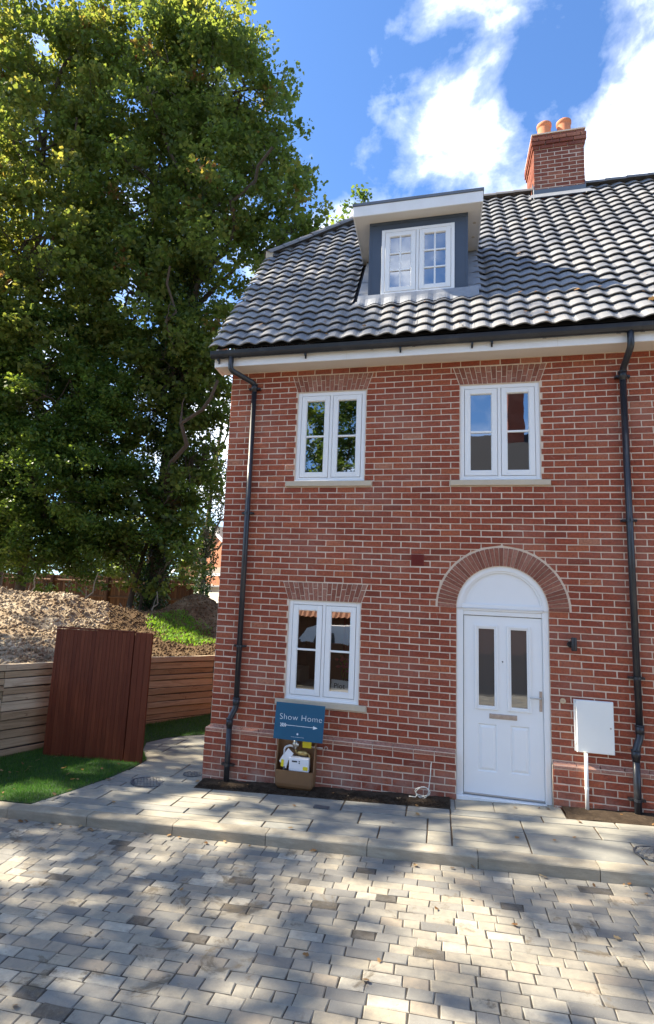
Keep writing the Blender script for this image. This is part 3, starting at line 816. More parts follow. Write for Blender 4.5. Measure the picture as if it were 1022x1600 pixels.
# things seen through the ground floor window
t = thing('plot_card', 'white card lettered Plot standing inside the ground floor window', 'card', (1.62, .10, 1.03))
mb = MB(); 
mb.hexa([(1.485, .062, 1.045), (1.70, .062, 1.045), (1.70, .067, 1.045), (1.485, .067, 1.045), (1.485, .085, 1.245), (1.70, .085, 1.235), (1.70, .090, 1.235), (1.485, .090, 1.245)]); mb.build('card', M['paper'], t)
def text(s, x, z, y, size, mat, parent, name='lettering', off=0., rx=90, sp=1.0, rz=0):
    cu = bpy.data.curves.new(name, 'FONT'); cu.body = s; cu.size = size; cu.offset = off; cu.extrude = .0006; cu.space_character = sp
    cu.materials.append(mat); tmp = bpy.data.objects.new(name, cu); COL.objects.link(tmp); bpy.context.view_layer.update()
    me = bpy.data.meshes.new_from_object(tmp.evaluated_get(bpy.context.evaluated_depsgraph_get())); COL.objects.unlink(tmp); bpy.data.objects.remove(tmp)
    if not me.materials: me.materials.append(mat)
    o = bpy.data.objects.new(name, me); COL.objects.link(o)
    o.parent = parent; o.matrix_parent_inverse = Matrix.Translation(-WL[parent.name])
    o.location = (x, y, z); o.rotation_euler = (rad(rx), 0, rad(rz)); return o
text('Plot', 1.515, 1.145, .0715, .085, M['ink'], t, rx=83); text('was', 1.515, 1.058, .0625, .07, M['ink'], t, rx=83)
t = thing('glass_vase', 'small glass vase of pink flowers behind the Plot card inside the window', 'vase', (1.62, .35, 1.0))
mb = MB(); mb.lathe((1.62, .35, 1.0), [(.0, 0), (.05, 0), (.055, .1), (.035, .2), (.05, .24)], 12); mb.build('vase', M['glass_door'], t, True)
mb = MB()
for k in range(7): mb.tube([(1.62, .35, 1.15), (1.62+random.uniform(-.08, .1), .35+random.uniform(-.05, .05), 1.3), (1.62+random.uniform(-.12, .14), .35, 1.42+random.random()*.1)], .005, 4)
mb.build('stem', M['weed'], t)
mb = MB()
for k in range(26): 
    c = (1.63+random.uniform(-.13, .13), .33+random.uniform(-.07, .07), 1.38+random.uniform(-.06, .14)); mb.lathe(c, [(0, .02), (.022, .012), (.026, 0), (0, -.018)], 6)
mb.build('flower', plain('pink_petal', (.45, .08, .12), .7), t)
t = thing('cream_armchair', 'cream armchair seen through the left of the ground floor window', 'armchair', (1.1, .75, .35))
mb = MB(); mb.box(.85, 1.5, .45, 1.0, .9, 1.13, .03); mb.build('seat', M['cream'], t); mb = MB(); mb.box(.85, 1.02, .40, 1.0, 1.13, 1.30, .04); mb.build('armrest', M['cream'], t)
mb = MB(); mb.box(.84, 1.5, .46, .99, .36, .89, .01); mb.build('base', M['dark'], t)
t = thing('red_curtain', 'dark red curtain hanging at the right inside the ground floor window', 'curtain', (1.9, .6, .4))
mb = MB()
for i in range(24):
    x0, x1 = 1.45+i*.03, 1.48+i*.03; mb.quad((x0, 1.2+.03*(i % 2), .5), (x1, 1.2+.03*((i+1) % 2), .5), (x1, 1.2+.03*((i+1) % 2), 2.3), (x0, 1.2+.03*(i % 2), 2.3))
mb.build('fabric', M['curtain'], t)

# ------------------------------------------------------------------ front door
mb = MB(); YF = .02; fw = .075
def arc(r, n=28, a0=math.pi, a1=0.): return [(DCX+r*math.cos(t), DSP+r*math.sin(t)) for t in np.linspace(a0, a1, n)]
mb.box(DX0, DX0+fw, YF, YF+.08, .09, DSP, .004); mb.box(DX1-fw+.01, DX1, YF, YF+.08, .1, DSP, .004)
def arcband(mb, r0, r1, y0, y1):
    A, Bq = arc(r0), arc(r1)
    for i in range(len(A)-1):
        a, b, c, d = A[i], A[i+1], Bq[i+1], Bq[i]
        mb.quad((a[0], y0, a[1]), (b[0], y0, b[1]), (c[0], y0, c[1]), (d[0], y0, d[1])); mb.quad((a[0], y0, a[1]), (a[0], y1, a[1]), (b[0], y1, b[1]), (b[0], y0, b[1]))
        mb.quad((d[0], y0, d[1]), (c[0], y0, c[1]), (c[0], y1, c[1]), (d[0], y1, d[1]))
arcband(mb, .440, DRI, YF, YF+.08); arcband(mb, .418, .440, YF+.012, YF+.08)
mb.box(DX0+fw+.001, DX1-fw+.009, YF+.006, YF+.08, 2.095, 2.145, .004); mb.box(DX0+.06, DX1-.06, YF-.004, YF+.08, 2.146, 2.176, .004); mb.box(DX0+.05, DX1-.05, YF+.004, YF+.08, 2.177, 2.222, .004)
mb.box(DX0, DX1, -.035, YF+.08, .075+.0, .135, .005)
frame_o = mb.build('door_frame', M['white'], wall_o)
mb = MB(); pts = arc(.432); mb.v += [(x, YF+.03, z) for x, z in pts]; mb.f.append(tuple(range(len(pts)))[::-1]); mb.t.append(.5); mb.m.append(0); mb.build('arched_panel', M['white'], frame_o)
door_o = None
LX0, LX1, LZ0, LZ1 = 3.012, 3.842, .150, 2.088; YD = YF+.022
glz = [(3.172, 3.340, 1.098, 1.945), (3.516, 3.682, 1.100, 1.946)]
pnl = [(3.160, 3.362, .395, .902), (3.500, 3.700, .403, .906)]
mb = MB()
def face_with_holes(mb, x0, x1, z0, z1, y, holes):
    xs = sorted({x0, x1, *[h[0] for h in holes], *[h[1] for h in holes]}); zs = sorted({z0, z1, *[h[2] for h in holes], *[h[3] for h in holes]})
    for a, b in zip(xs[:-1], xs[1:]):
        for c, d in zip(zs[:-1], zs[1:]):
            if not any(h[0] <= (a+b)/2 <= h[1] and h[2] <= (c+d)/2 <= h[3] for h in holes): mb.quad((a, y, c), (b, y, c), (b, y, d), (a, y, d))
face_with_holes(mb, LX0, LX1, LZ0, LZ1, YD, glz+pnl)
for a, b in ((LX0, LX1),):
    mb.quad((a, YD, LZ0), (a, YD, LZ1), (a, YD+.04, LZ1), (a, YD+.04, LZ0)); mb.quad((b, YD, LZ0), (b, YD+.04, LZ0), (b, YD+.04, LZ1), (b, YD, LZ1))
    mb.quad((a, YD, LZ1), (b, YD, LZ1), (b, YD+.04, LZ1), (a, YD+.04, LZ1))
for x0, x1, z0, z1 in pnl:      # fielded panels: sloping sink then raised field
    def ring(o0, y0, o1, y1):
        A = [(x0+o0, z0+o0), (x1-o0, z0+o0), (x1-o0, z1-o0), (x0+o0, z1-o0)]; Bq = [(x0+o1, z0+o1), (x1-o1, z0+o1), (x1-o1, z1-o1), (x0+o1, z1-o1)]
        for i in range(4):
            j = (i+1) % 4; mb.quad((A[i][0], y0, A[i][1]), (A[j][0], y0, A[j][1]), (Bq[j][0], y1, Bq[j][1]), (Bq[i][0], y1, Bq[i][1]))
    ring(0, YD, .012, YD+.011); ring(.012, YD+.011, .016, YD+.011); ring(.016, YD+.011, .040, YD+.001)
    mb.quad((x0+.04, YD+.001, z0+.04), (x1-.04, YD+.001, z0+.04), (x1-.04, YD+.001, z1-.04), (x0+.04, YD+.001, z1-.04))
door_o = mb.build('door', M['white_door'], wall_o)
for x0, x1, z0, z1 in glz:
    mb = MB()
    for (p, q, r, s_, yy) in ((.040, .0, .04, 0., -.012), (.018, 0., .018, 0., -.006)):
        pass
    for o, i_, yy in ((.042, .018, -.014), (.019, .0, -.007)):
        mb.box(x0-o, x0-i_, YD+yy, YD+.01, z0-o, z1+o, .003); mb.box(x1+i_, x1+o, YD+yy, YD+.01, z0-o, z1+o, .003)
        mb.box(x0-i_+.0002, x1+i_-.0002, YD+yy+.0004, YD+.01, z1+i_, z1+o, .003); mb.box(x0-i_+.0002, x1+i_-.0002, YD+yy+.0004, YD+.01, z0-o, z0-i_, .003)
    mb.build('glazing_frame', M['white'], door_o)
    mb = MB(); mb.quad((x0, YD+.004, z0), (x1, YD+.004, z0), (x1, YD+.004, z1), (x0, YD+.004, z1)); mb.build('pane', M['glass_door'], door_o)
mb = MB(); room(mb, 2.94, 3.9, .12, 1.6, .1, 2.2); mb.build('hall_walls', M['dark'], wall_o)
mb = MB(); mb.box(3.283, 3.572, YD-.010, YD, .965, 1.018, .004); mb.box(3.30, 3.555, YD-.014, YD-.0102, .972, 1.011, .003); mb.build('letter_plate', M['brushed'], door_o)
mb = MB(); mb.box(3.803, 3.832, YD-.008, YD, 1.083, 1.298, .003); mb.build('handle_plate', M['brushed'], door_o)
mb = MB(); mb.tube([(3.817, YD-.008, 1.222), (3.817, YD-.05, 1.222)], .009, 8); mb.tube([(3.825, YD-.05, 1.222), (3.70, YD-.052, 1.224)], .0085, 8); mb.build('handle', M['steel'], door_o, True)
mb = MB(); mb.tube([(3.427, YD-.006, 1.589), (3.427, YD, 1.589)], .008, 10); mb.build('spyhole', M['black'], door_o)
mb = MB(); mb.box(LX0+.002, LX1-.002, YD-.006, YD+.01, LZ0-.008, LZ0+.012, .003); mb.build('weather_bar', M['steel'], door_o)

# ------------------------------------------------------------------ roof
GA, WV = .218, .222
def R3(x, v, h): return (x, RY0+v*COS-h*SIN, RZ0+v*SIN+h*COS)
VR = (RIDGE_Y-RY0)/COS
def hip_x(v):        # left limit of the front slope at slope distance v
    y = RY0+v*COS
    return -.15 if y < 1.91 else -.15+(y-1.91)/(RIDGE_Y-1.91)*1.72
under = MB()
under.v += [R3(-.13, .03, -.03), R3(XE+.1, .03, -.03), R3(XE+.1, VR, -.03), R3(1.57, VR, -.03), R3(-.13, (1.91-RY0)/COS, -.03)]
under.f.append((0, 1, 2, 3, 4)); under.t.append(.5); under.m.append(0)
yb_ = 2*RIDGE_Y-RY0
under.quad((-.13, yb_, RZ0), (-.13, 4.39, roof_z(1.91)), (1.57, RIDGE_Y, RIDGE_Z-.03), (XE+.1, RIDGE_Y, RIDGE_Z-.03), (XE+.1, yb_, RZ0))
under.quad((-.13, 1.91, roof_z(1.91)), (1.57, RIDGE_Y, RIDGE_Z-.03), (-.13, 4.39, roof_z(1.91)))
roof_o = under.build('roof', M['grey_roof'], house)
NS = 9
def tile_prof(u): return 0.016*math.sin(2*math.pi*u-1.15)+.003*math.sin(4*math.pi*u)
def add_tile(mb, x, v, w=WV, g=GA, jx=0, jv=0, jh=0):
    n = len(mb.v); over = .05; th = .015
    for k, (vv, hh) in enumerate(((0, .043), (g+over, .002))):
        for i in range(NS+1):
            u = i/NS; xx = x+jx+u*(w+.010); mb.v.append(R3(xx, v+jv+vv, hh+jh+tile_prof(xx/WV)+(.002 if u > .96 else 0)))
    for i in range(NS+1):
        u = i/NS; xx = x+jx+u*(w+.010); mb.v.append(R3(xx, v+jv+.001, .043+jh-th+tile_prof(xx/WV)))
    for i in range(NS):
        for q in ((n+i, n+i+1, n+NS+2+i, n+NS+1+i), (n+2*(NS+1)+i, n+2*(NS+1)+i+1, n+i+1, n+i)):
            mb.f.append(q); mb.t.append(mb.ct); mb.m.append(0)
    mb.f.append((n, n+NS+1, n+2*(NS+1))); mb.t.append(mb.ct); mb.m.append(0)
DOX0, DOX1, DOY, DTOPZ = 1.765, 3.075, .37, 7.44
CHX0, CHX1, CHY0, CHY1 = 4.29, 5.10, 2.96, 3.79
tiles = []
rows = int(VR/GA)+1
for i in range(rows):
    v = i*GA; x = -WV*math.ceil(.16/WV)+WV*.0
    if v > VR-.08: continue
    while x < XE:
        xc = x+WV/2; yc = RY0+(v+.1)*COS; ok = x+.001 > hip_x(v+.05)-.10
        zc_ = roof_z(yc)
        if DOX0-.10 < xc < DOX1+.10 and yc > DOY-.02 and zc_ < DTOPZ+.10: ok = False
        if CHX0-.05 < xc < CHX1+.05 and yc > CHY0-.06: ok = False
        if ok: tiles.append((x, v))
        x += WV
tv = []
for k in range(12):
    mb = MB(); mb.ct = min(1, max(0, random.gauss(.45, .24))); 
    add_tile(mb, 0, 0); tv.append(mb.mesh('roof_tile', M['tile'], False))
tsort = sorted([t_ for t_ in tiles if in_view(R3(t_[0]+.1, t_[1]+.1, 0))], key=lambda t_: dist(R3(t_[0]+.1, t_[1]+.1, 0)))
tnear = set(tsort[:300])
mb = MB()
for t_ in tiles:
    jx, jv, jh = random.uniform(-.002, .002), random.uniform(-.004, .004), random.uniform(-.002, .003)
    if t_ in tnear:
        link('roof_tile', random.choice(tv), roof_o, Matrix.Translation(Vector(R3(t_[0]+jx, t_[1]+jv, jh))-Vector(R3(0, 0, 0))))
    else: mb.ct = min(1, max(0, random.gauss(.45, .24))); add_tile(mb, t_[0], t_[1], jx=jx, jv=jv, jh=jh)
mb.build('roof_tiles', M['tile'], roof_o, kind='stuff')
# hip and ridge tiles
def ridge_run(p0, p1, n, r, mat, name, up, flat=.8):
    p0, p1 = Vector(p0), Vector(p1); d = (p1-p0).normalized(); side = d.cross(up).normalized(); u2 = side.cross(d).normalized()
    for i in range(n):
        a, b = p0+(p1-p0)*(i/n), p0+(p1-p0)*((i+1)/n+.004); rr = r*random.uniform(.98, 1.03); mb = MB(); mb.ct = random.random(); K_ = 8; off = random.uniform(-.004, .004)
        n0 = len(mb.v)
        for q, r2 in ((a, rr*1.05), (b, rr*.95)):
            for k in range(K_+1):
                t2 = math.pi*k/K_; mb.v.append(tuple(q+side*r2*math.cos(t2)+u2*(r2*flat*math.sin(t2)+off)))
        for k in range(K_): mb.f.append((n0+k, n0+k+1, n0+K_+2+k, n0+K_+1+k)); mb.t.append(mb.ct); mb.m.append(0)
        mb.build(name, mat, roof_o)
up = Vector((0, 0, 1))
ridge_run((-.17, 1.89, roof_z(1.91)+.0), (1.56, RIDGE_Y, RIDGE_Z+.02), 8, .115, M['ridge_tile'], 'hip_tile', Vector((-.5, -.3, .8)), .85)
ridge_run((1.57, RIDGE_Y, RIDGE_Z+.0), (CHX0-.02, RIDGE_Y, RIDGE_Z+.0), 9, .115, M['ridge_tile'], 'ridge_tile', up)
ridge_run((CHX1+.02, RIDGE_Y, RIDGE_Z+.0), (XE+.1, RIDGE_Y, RIDGE_Z+.0), 7, .115, M['ridge_tile'], 'ridge_tile', up)
mb = MB(); mb.box(-.20, -.08, 1.83, 1.95, 8.04, 8.17, .01); mb.build('mortar_bedding', M['stone_sill'], roof_o)
# verge board up the gable
mb = MB()
for a, b in (((RY0+.04, RZ0+.0), (1.91, roof_z(1.91))),):
    mb.hexa([(-.13, a[0], a[1]-.14), (-.10, a[0], a[1]-.14), (-.10, b[0], b[1]-.14), (-.13, b[0], b[1]-.14), (-.13, a[0], a[1]-.005), (-.10, a[0], a[1]-.005), (-.10, b[0], b[1]-.005), (-.13, b[0], b[1]-.005)])
mb.build('verge_board', M['fascia'], roof_o)
# fascia, soffit, gutter
SOF = ZT+.004
mb = MB(); mb.box(-.155, XE+.1, -.285, -.265, SOF-.012, SOF+.155, .002); mb.hexa([(-.155, -.262, SOF-.012), (-.135, -.262, SOF-.012), (-.135, .02, SOF-.012), (-.155, .02, SOF-.012), (-.155, -.262, SOF+.155), (-.135, -.262, SOF+.155), (-.135, .12, SOF+.5), (-.155, .12, SOF+.5)])
mb.build('fascia', M['fascia'], roof_o)
mb = MB(); mb.box(-.134, XE+.1, -.264, .03, SOF, SOF+.01); mb.build('soffit', M['soffit'], roof_o)
def joints(x): 
    mb = MB(); mb.box(x-.002, x+.002, -.287, -.284, SOF-.010, SOF+.153); mb.build('fascia_joint', M['soffit'], roof_o)
joints(4.02); joints(1.6)
mb = MB(); GC = (-.335, SOF+.150); K_ = 10; prof = [(GC[0]+.055*math.cos(t2), GC[1]+.068*math.sin(t2)) for t2 in np.linspace(0, -math.pi, K_)]
prof = [(prof[0][0], prof[0][1]+.02)]+prof+[(prof[-1][0]-.004, prof[-1][1]+.022), (prof[-1][0]+.004, prof[-1][1]+.022)]
for xa, xb in ((-.19, 1.9), (1.9, 3.9), (3.9, XE+.1)):
    for (y0, z0), (y1, z1) in zip(prof[:-1], prof[1:]): mb.quad((xa, y0, z0), (xb, y0, z0), (xb, y1, z1), (xa, y1, z1))
for xx in (-.19, XE+.1): mb.quad(*[(xx, y0, z0) for y0, z0 in prof])
gut_o = mb.build('gutter', M['black_pipe'], roof_o, True)
for xx in (-.12, -.05, .18, 1.9, 2.4, 3.86, 4.62, 4.86):
    mb = MB(); pr2 = [(y0+(-.004 if y0 < GC[0] else .004), z0-.004) for y0, z0 in prof[1:-2]]
    for (y0, z0), (y1, z1) in zip(pr2[:-1], pr2[1:]): mb.quad((xx, y0, z0), (xx+.035, y0, z0), (xx+.035, y1, z1), (xx, y1, z1))
    mb.build('gutter_union', M['black_pipe'], roof_o)
for xx in (-.1, 1.07, 2.25, 3.08, 3.30, 5.4):
    mb = MB(); mb.box(xx, xx+.02, -.345, -.286, SOF+.055, SOF+.088); mb.box(xx, xx+.02, -.30, -.286, SOF+.03, SOF+.1); mb.build('gutter_bracket', M['black_pipe'], roof_o)

# ------------------------------------------------------------------ dormer
DT = 7.44
mb = MB()
def cheek(x, fl):
    P = [(x, DOY, roof_z(DOY)-.03), (x, DOY, DT), (x, DOY+(DT-roof_z(DOY))/TAN, DT)]; mb.quad(*(P if fl else P[::-1]))
cheek(DOX0, True); cheek(DOX1, False)
DW = (1.938, 2.903, 6.330, 7.305)
face_with_holes(mb, DOX0, DOX1, roof_z(DOY)-.06, DT, DOY, [DW])
mb.box(DOX0, DOX0+.03, DOY-.006, DOY-.0005, roof_z(DOY)-.03, DT-.002); mb.box(DOX1-.03, DOX1, DOY-.006, DOY-.0005, roof_z(DOY)-.03, DT-.002)
mb.box(DOX0+.031, DOX1-.031, DOY-.005, DOY-.0004, DT-.045, DT-.002)
dorm_o = mb.build('dormer', M['slate_grey'], house)
w_ = wall_o; wall_o = dorm_o
window(*DW[:2], *DW[2:], DOY-.02, 2, 3, .045, .022); wall_o = w_
mb = MB(); FX0, FX1, FY = 1.555, 3.255, .165
yb2 = RY0+(DT+.13-RZ0)/TAN+.06
mb.box(FX0, FX1, FY, FY+.018, DT-.008, DT+.145, .002); mb.hexa([(FX0, FY+.019, DT-.008), (FX0+.018, FY+.019, DT-.008), (FX0+.018, yb2, DT-.008), (FX0, yb2, DT-.008), (FX0, FY+.019, DT+.145), (FX0+.018, FY+.019, DT+.145), (FX0+.018, yb2, DT+.145), (FX0, yb2, DT+.145)])
mb.hexa([(FX1-.018, FY+.019, DT-.008), (FX1, FY+.019, DT-.008), (FX1, yb2, DT-.008), (FX1-.018, yb2, DT-.008), (FX1-.018, FY+.019, DT+.145), (FX1, FY+.019, DT+.145), (FX1, yb2, DT+.145), (FX1-.018, yb2, DT+.145)])
mb.build('dormer_fascia', M['fascia'], dorm_o)
mb = MB(); mb.quad((FX0+.018, FY+.018, DT), (FX0+.018, yb2, DT), (FX1-.018, yb2, DT), (FX1-.018, FY+.018, DT)); mb.build('dormer_soffit', M['soffit'], dorm_o)
for yy in (.62, .95):
    mb = MB(); mb.lathe((3.17, yy, DT-.003), [(.0, 0), (.022, 0), (.022, .003)], 12); mb.build('soffit_vent', M['stone_sill'], dorm_o)
mb = MB(); mb.box(FX0-.012, FX1+.012, FY-.012, yb2, DT+.146, DT+.19, .004); mb.build('flat_roof', M['lead_dark'], dorm_o)
# lead flashings
def on_roof(pts, h, mb): mb.quad(*[R3(x, (y-RY0)/COS, h) for x, y in pts])
mb = MB(); nq = 44
for i in range(nq):
    xa, xb = DOX0-.13+(DOX1-DOX0+.26)*i/nq, DOX0-.13+(DOX1-DOX0+.26)*(i+1)/nq
    rows_ = ((DOY+.01, .085, 0), (DOY-.03, .062, .3), (DOY-.10, .05, .9), (DOY-.135, .046, 1.))
    for (ya, ha, ka), (yb3, hb, kb) in zip(rows_[:-1], rows_[1:]):
        mb.quad(*[R3(x, (yy-RY0)/COS, hh+kk*tile_prof(x/WV)) for x, yy, hh, kk in ((xa, yb3, hb, kb), (xb, yb3, hb, kb), (xb, ya, ha, ka), (xa, ya, ha, ka))])
mb.build('lead_apron', M['lead'], dorm_o, True)
for x0, x1 in ((DOX0-.14, DOX0), (DOX1, DOX1+.16)):
    mb = MB(); ye = RY0+(DT-.02-RZ0)/TAN
    for i in range(7):
        a, b = DOY-.02+(ye-DOY)*i/7, DOY-.02+(ye-DOY)*(i+1)/7+.01; on_roof([(x0, a), (x1, a), (x1, b), (x0, b)], .045+.004*(i % 2)-.0, mb)
    mb.build('lead_soaker', M['lead'], dorm_o)

# ------------------------------------------------------------------ chimney
mb = MB(); CT = 10.575; mb.box(CHX0+.004, CHX1-.004, CHY0+.004, CHY1-.004, 8.9, CT-.01)
ch_o = mb.build('chimney', M['mortar'], house)
mb = MB()
for n in range(17):
    z1, z0 = CT-n*CH-J, CT-(n+1)*CH+J
    off = (.012, .038, .036, .018)[n] if n < 4 else 0
    for face in range(4):
        Lx0, Lx1 = (CHX0-off, CHX1+off) if face in (0, 2) else (CHY0-off, CHY1+off)
        x = Lx0-(BW/2 if (n+face) % 2 else 0)
        while x < Lx1-.01:
            a, b = max(Lx0, x)+(J if x > Lx0 else 0), min(Lx1, x+BW-J)
            if b-a > .015:
                mb.ct = min(1, max(0, random.gauss(.5, .22)))
                T = {0: lambda p, q, r: (p, CHY0+q, r), 1: lambda p, q, r: (CHX0+q, p, r), 2: lambda p, q, r: (p, CHY1-q, r), 3: lambda p, q, r: (CHX1-q, p, r)}[face]
                P = [(a, z0), (b, z0), (b, z1), (a, z1)]
                jit = .002; y0 = -off+random.uniform(-.003, .002); mb.slab([(p+random.uniform(-jit, jit), q+random.uniform(-jit, jit)) for p, q in P], y0, -off+.05, .004, T)
            x += BW
mb.build('chimney_bricks', M['chimney_brick'], ch_o, kind='stuff')
mb = MB(); mb.box(CHX0-.03, CHX1+.03, CHY0-.03, CHY1+.03, CT-.02, CT+.004); mb.build('flaunching', M['mortar'], ch_o)
for cx in (4.54, 4.87):
    mb = MB(); mb.lathe((cx, 3.36, CT), [(.118, 0), (.112, .40), (.112, .44), (.126, .45), (.126, .50), (.112, .515), (.095, .515), (.09, .1)], 24); mb.build('chimney_pot', M['terracotta'], ch_o, True)
mb = MB(); zb = roof_z(CHY0)
mb.box(CHX0-.012, CHX1+.012, CHY0-.010, CHY0+.02, zb-.02, zb+.155, .003); mb.build('lead_flashing', M['lead_dark'], ch_o)
mb = MB(); on_roof([(CHX0-.13, CHY0-.12), (CHX1+.13, CHY0-.12), (CHX1+.05, CHY0+.0), (CHX0-.05, CHY0)], .062, mb); mb.build('lead_apron', M['lead'], ch_o)
mb = MB()
for x, s in ((CHX0, -1), (CHX1, 1)):
    for i in range(2):
        ya, yb4 = CHY0+i*.1, CHY0+.1+i*.1; mb.box(x-.008, x+.008, ya, yb4, roof_z(ya)-.05, roof_z(yb4)+.12)
mb.build('stepped_flashing', M['lead_dark'], ch_o)

# ------------------------------------------------------------------ downpipes
def smooth_path(pts, k=4):
    out = [Vector(pts[0])]
    for i in range(1, len(pts)-1):
        p, c, n_ = Vector(pts[i-1]), Vector(pts[i]), Vector(pts[i+1]); d = min(.05, (c-p).length*.4, (n_-c).length*.4)
        a, b = c+(p-c).normalized()*d, c+(n_-c).normalized()*d
        for j in range(k+1): t2 = j/k; out.append(a*(1-t2)**2+c*2*t2*(1-t2)+b*t2*t2)
    out.append(Vector(pts[-1])); return out
def downpipe(xt, xo, xl, xb, ztop, zoff, zlo, zbot, lab, brz):
    r = .034; yw = -.058; yl = -.108
    mb = MB(); mb.tube(smooth_path([(xt, -.335, ztop), (xt, -.335, ztop-.20), (xo, yw, zoff), (xo, yw, zoff-.12)]), r+.001, 12); dp = mb.build('downpipe', M['black_pipe'], house, True)
    if lab: dp['label'] = lab
    mb = MB(); mb.tube([(xo, yw, zoff-.08), (xl, yw, zlo)], r, 12); mb.build('pipe_length', M['black_pipe'], dp, True)
    mb = MB(); mb.tube(smooth_path([(xl, yw, zlo+.10), (xl, yw, zlo), (xb, yl, zlo-.13), (xb, yl, zlo-.24)]), r+.002, 12); mb.build('swan_neck', M['black_pipe'], dp, True)
    mb = MB(); mb.tube([(xb, yl, zlo-.2), (xb, yl, zbot)], r, 12); mb.build('pipe_length', M['black_pipe'], dp, True)
    for z in (zoff-.06, zlo+.07, zlo-.17):
        x = xo+(xl-xo)*(zoff-z)/(zoff-zlo) if z > zlo else xb; y = yw if z > zlo else yl
        mb = MB(); mb.tube([(x, y, z-.04), (x, y, z+.04)], r+.008, 14); mb.tube([(x, y, z+.036), (x, y, z+.048)], r+.012, 14); mb.build('socket', M['black_pipe'], dp, True)
    for z in brz:
        x = xo+(xl-xo)*(zoff-z)/(zoff-zlo) if z > zlo else xb; y = yw if z > zlo else yl; pb = 0 if z > zlo else -PL
        mb = MB(); mb.tube([(x, y, z-.014), (x, y, z+.014)], r+.006, 14); mb.box(x-.078, x+.078, y+.010, pb-.001, z-.012, z+.012); mb.box(x-.072, x+.072, y-.004, y+.010, z-.012, z+.012)
        for sx in (-1, 1): mb.tube([(x+sx*.058, y-.012, z), (x+sx*.058, y, z)], .008, 6)
        mb.build('pipe_bracket', M['black_pipe'], dp, False)
downpipe(.09, .345, .338, .285, SOF+.12, 5.0, .83, -.06, None, (4.93, 3.25, 1.57, .165))
downpipe(4.75, 4.73, 4.748, 4.69, SOF+.12, 4.93, .93, .13, None, (4.86, 3.2, 1.52, .315))

# ------------------------------------------------------------------ fittings on the wall
t = thing('electricity_meter_box', 'white electricity meter cabinet on the wall right of the front door', 'meter box', (4.33, -.0, .15))
mb = MB(); mb.slab([(4.135, .722), (4.150, .722), (4.150, 1.252), (4.135, 1.252)], -.03, 0, .003); mb.box(4.151, 4.515, -.035, -.001, .715, 1.252, .005); mb.build('casing', M['meter_white'], t)
mb = MB(); mb.box(4.152, 4.512, -.055, -.036, .718, 1.249, .006); d2 = mb.build('door', M['meter_white'], t)
mb = MB(); mb.tube([(4.478, -.058, .985), (4.478, -.054, .985)], .009, 10); mb.build('lock', M['brushed'], d2)
for z in (.80, 1.17):
    mb = MB(); mb.box(4.138, 4.153, -.048, -.036, z, z+.05, .002); mb.build('hinge', M['meter_white'], d2)
mb = MB(); mb.tube([(4.232, -.072, .716), (4.228, -.072, .12)], .0185, 12); mb.build('conduit', M['meter_white'], t, True)
mb = MB(); mb.tube([(4.230, -.072, .355), (4.230, -.072, .375)], .022, 12); mb.build('conduit_clip', M['meter_white'], t)

t = thing('wall_lamp', 'small black cylindrical up and down lamp beside the front door', 'wall lamp', (4.14, 0, 1.83))
mb = MB(); mb.lathe((4.145, -.075, 1.762), [(0, .002), (.027, 0), (.029, .01), (.029, .135), (.027, .142), (0, .140)], 20); mb.build('lamp_body', M['black'], t, True)
mb = MB(); mb.tube([(4.118, -.004, 1.828), (4.118, -.03, 1.828)], .033, 18); mb.tube([(4.122, -.02, 1.828), (4.142, -.06, 1.828)], .012, 8); mb.build('wall_plate', M['black'], t)
t = thing('key_socket', 'round silver fitting on the bricks between the front door and the meter cabinet', 'wall fitting', (4.03, 0, 1.222))
mb = MB(); mb.tube([(4.032, -.012, 1.222), (4.032, .002, 1.222)], .029, 20); mb.build('escutcheon', M['steel'], t)
mb = MB(); mb.box(4.020, 4.044, -.016, -.0125, 1.214, 1.232, .001); mb.build('keyway', M['brushed'], t)

# gas meter box with its lid missing
GX0, GX1, GY = .905, 1.365, -.235
t = thing('gas_meter_box', 'brown gas meter box with its lid off, standing in the soil below the blue sign', 'meter box', (1.13, -.14, .02))
mb = MB(); mb.box(GX0+.01, GX1-.01, -.062, -.053, .02, .60); mb.build('back_panel', M['gas_brown'], t)
def housing():
    mb = MB(); n_ = 6
    # side cheeks + rounded tub
    def ringat(z, w, yfr, rc):
        pts = [(GX0+w, -.055)]
        for k in range(n_+1): a = math.pi-.0+math.pi/2*k/n_; pts.append((GX0+w+rc+rc*math.cos(a), yfr+rc+rc*math.sin(a)))
        for k in range(n_+1): a = -math.pi/2+math.pi/2*k/n_; pts.append((GX1-w-rc+rc*math.cos(a), yfr+rc+rc*math.sin(a)))
        pts.append((GX1-w, -.055)); return [(x, y, z) for x, y in pts]
    levels = [(-.0, .035, GY+.03, .03), (.03, .012, GY+.006, .04), (.06, .004, GY, .045), (.205, .0, GY-.002, .045)]
    R = [ringat(.015+z, w, y, rc) for z, w, y, rc in levels]
    for A, Bq in zip(R[:-1], R[1:]):
        for i in range(len(A)-1): mb.quad(A[i], A[i+1], Bq[i+1], Bq[i])
    mb.quad(*R[0]); inner = ringat(.218, .010, GY+.010, .04)
    for i in range(len(inner)-1): mb.quad(R[-1][i], R[-1][i+1], inner[i+1], inner[i])
    low = ringat(.08, .010, GY+.010, .04)
    for i in range(len(inner)-1): mb.quad(inner[i], inner[i+1], low[i+1], low[i])
    mb.quad(*low)
    return mb
housing().build('housing', M['gas_brown'], t, False)
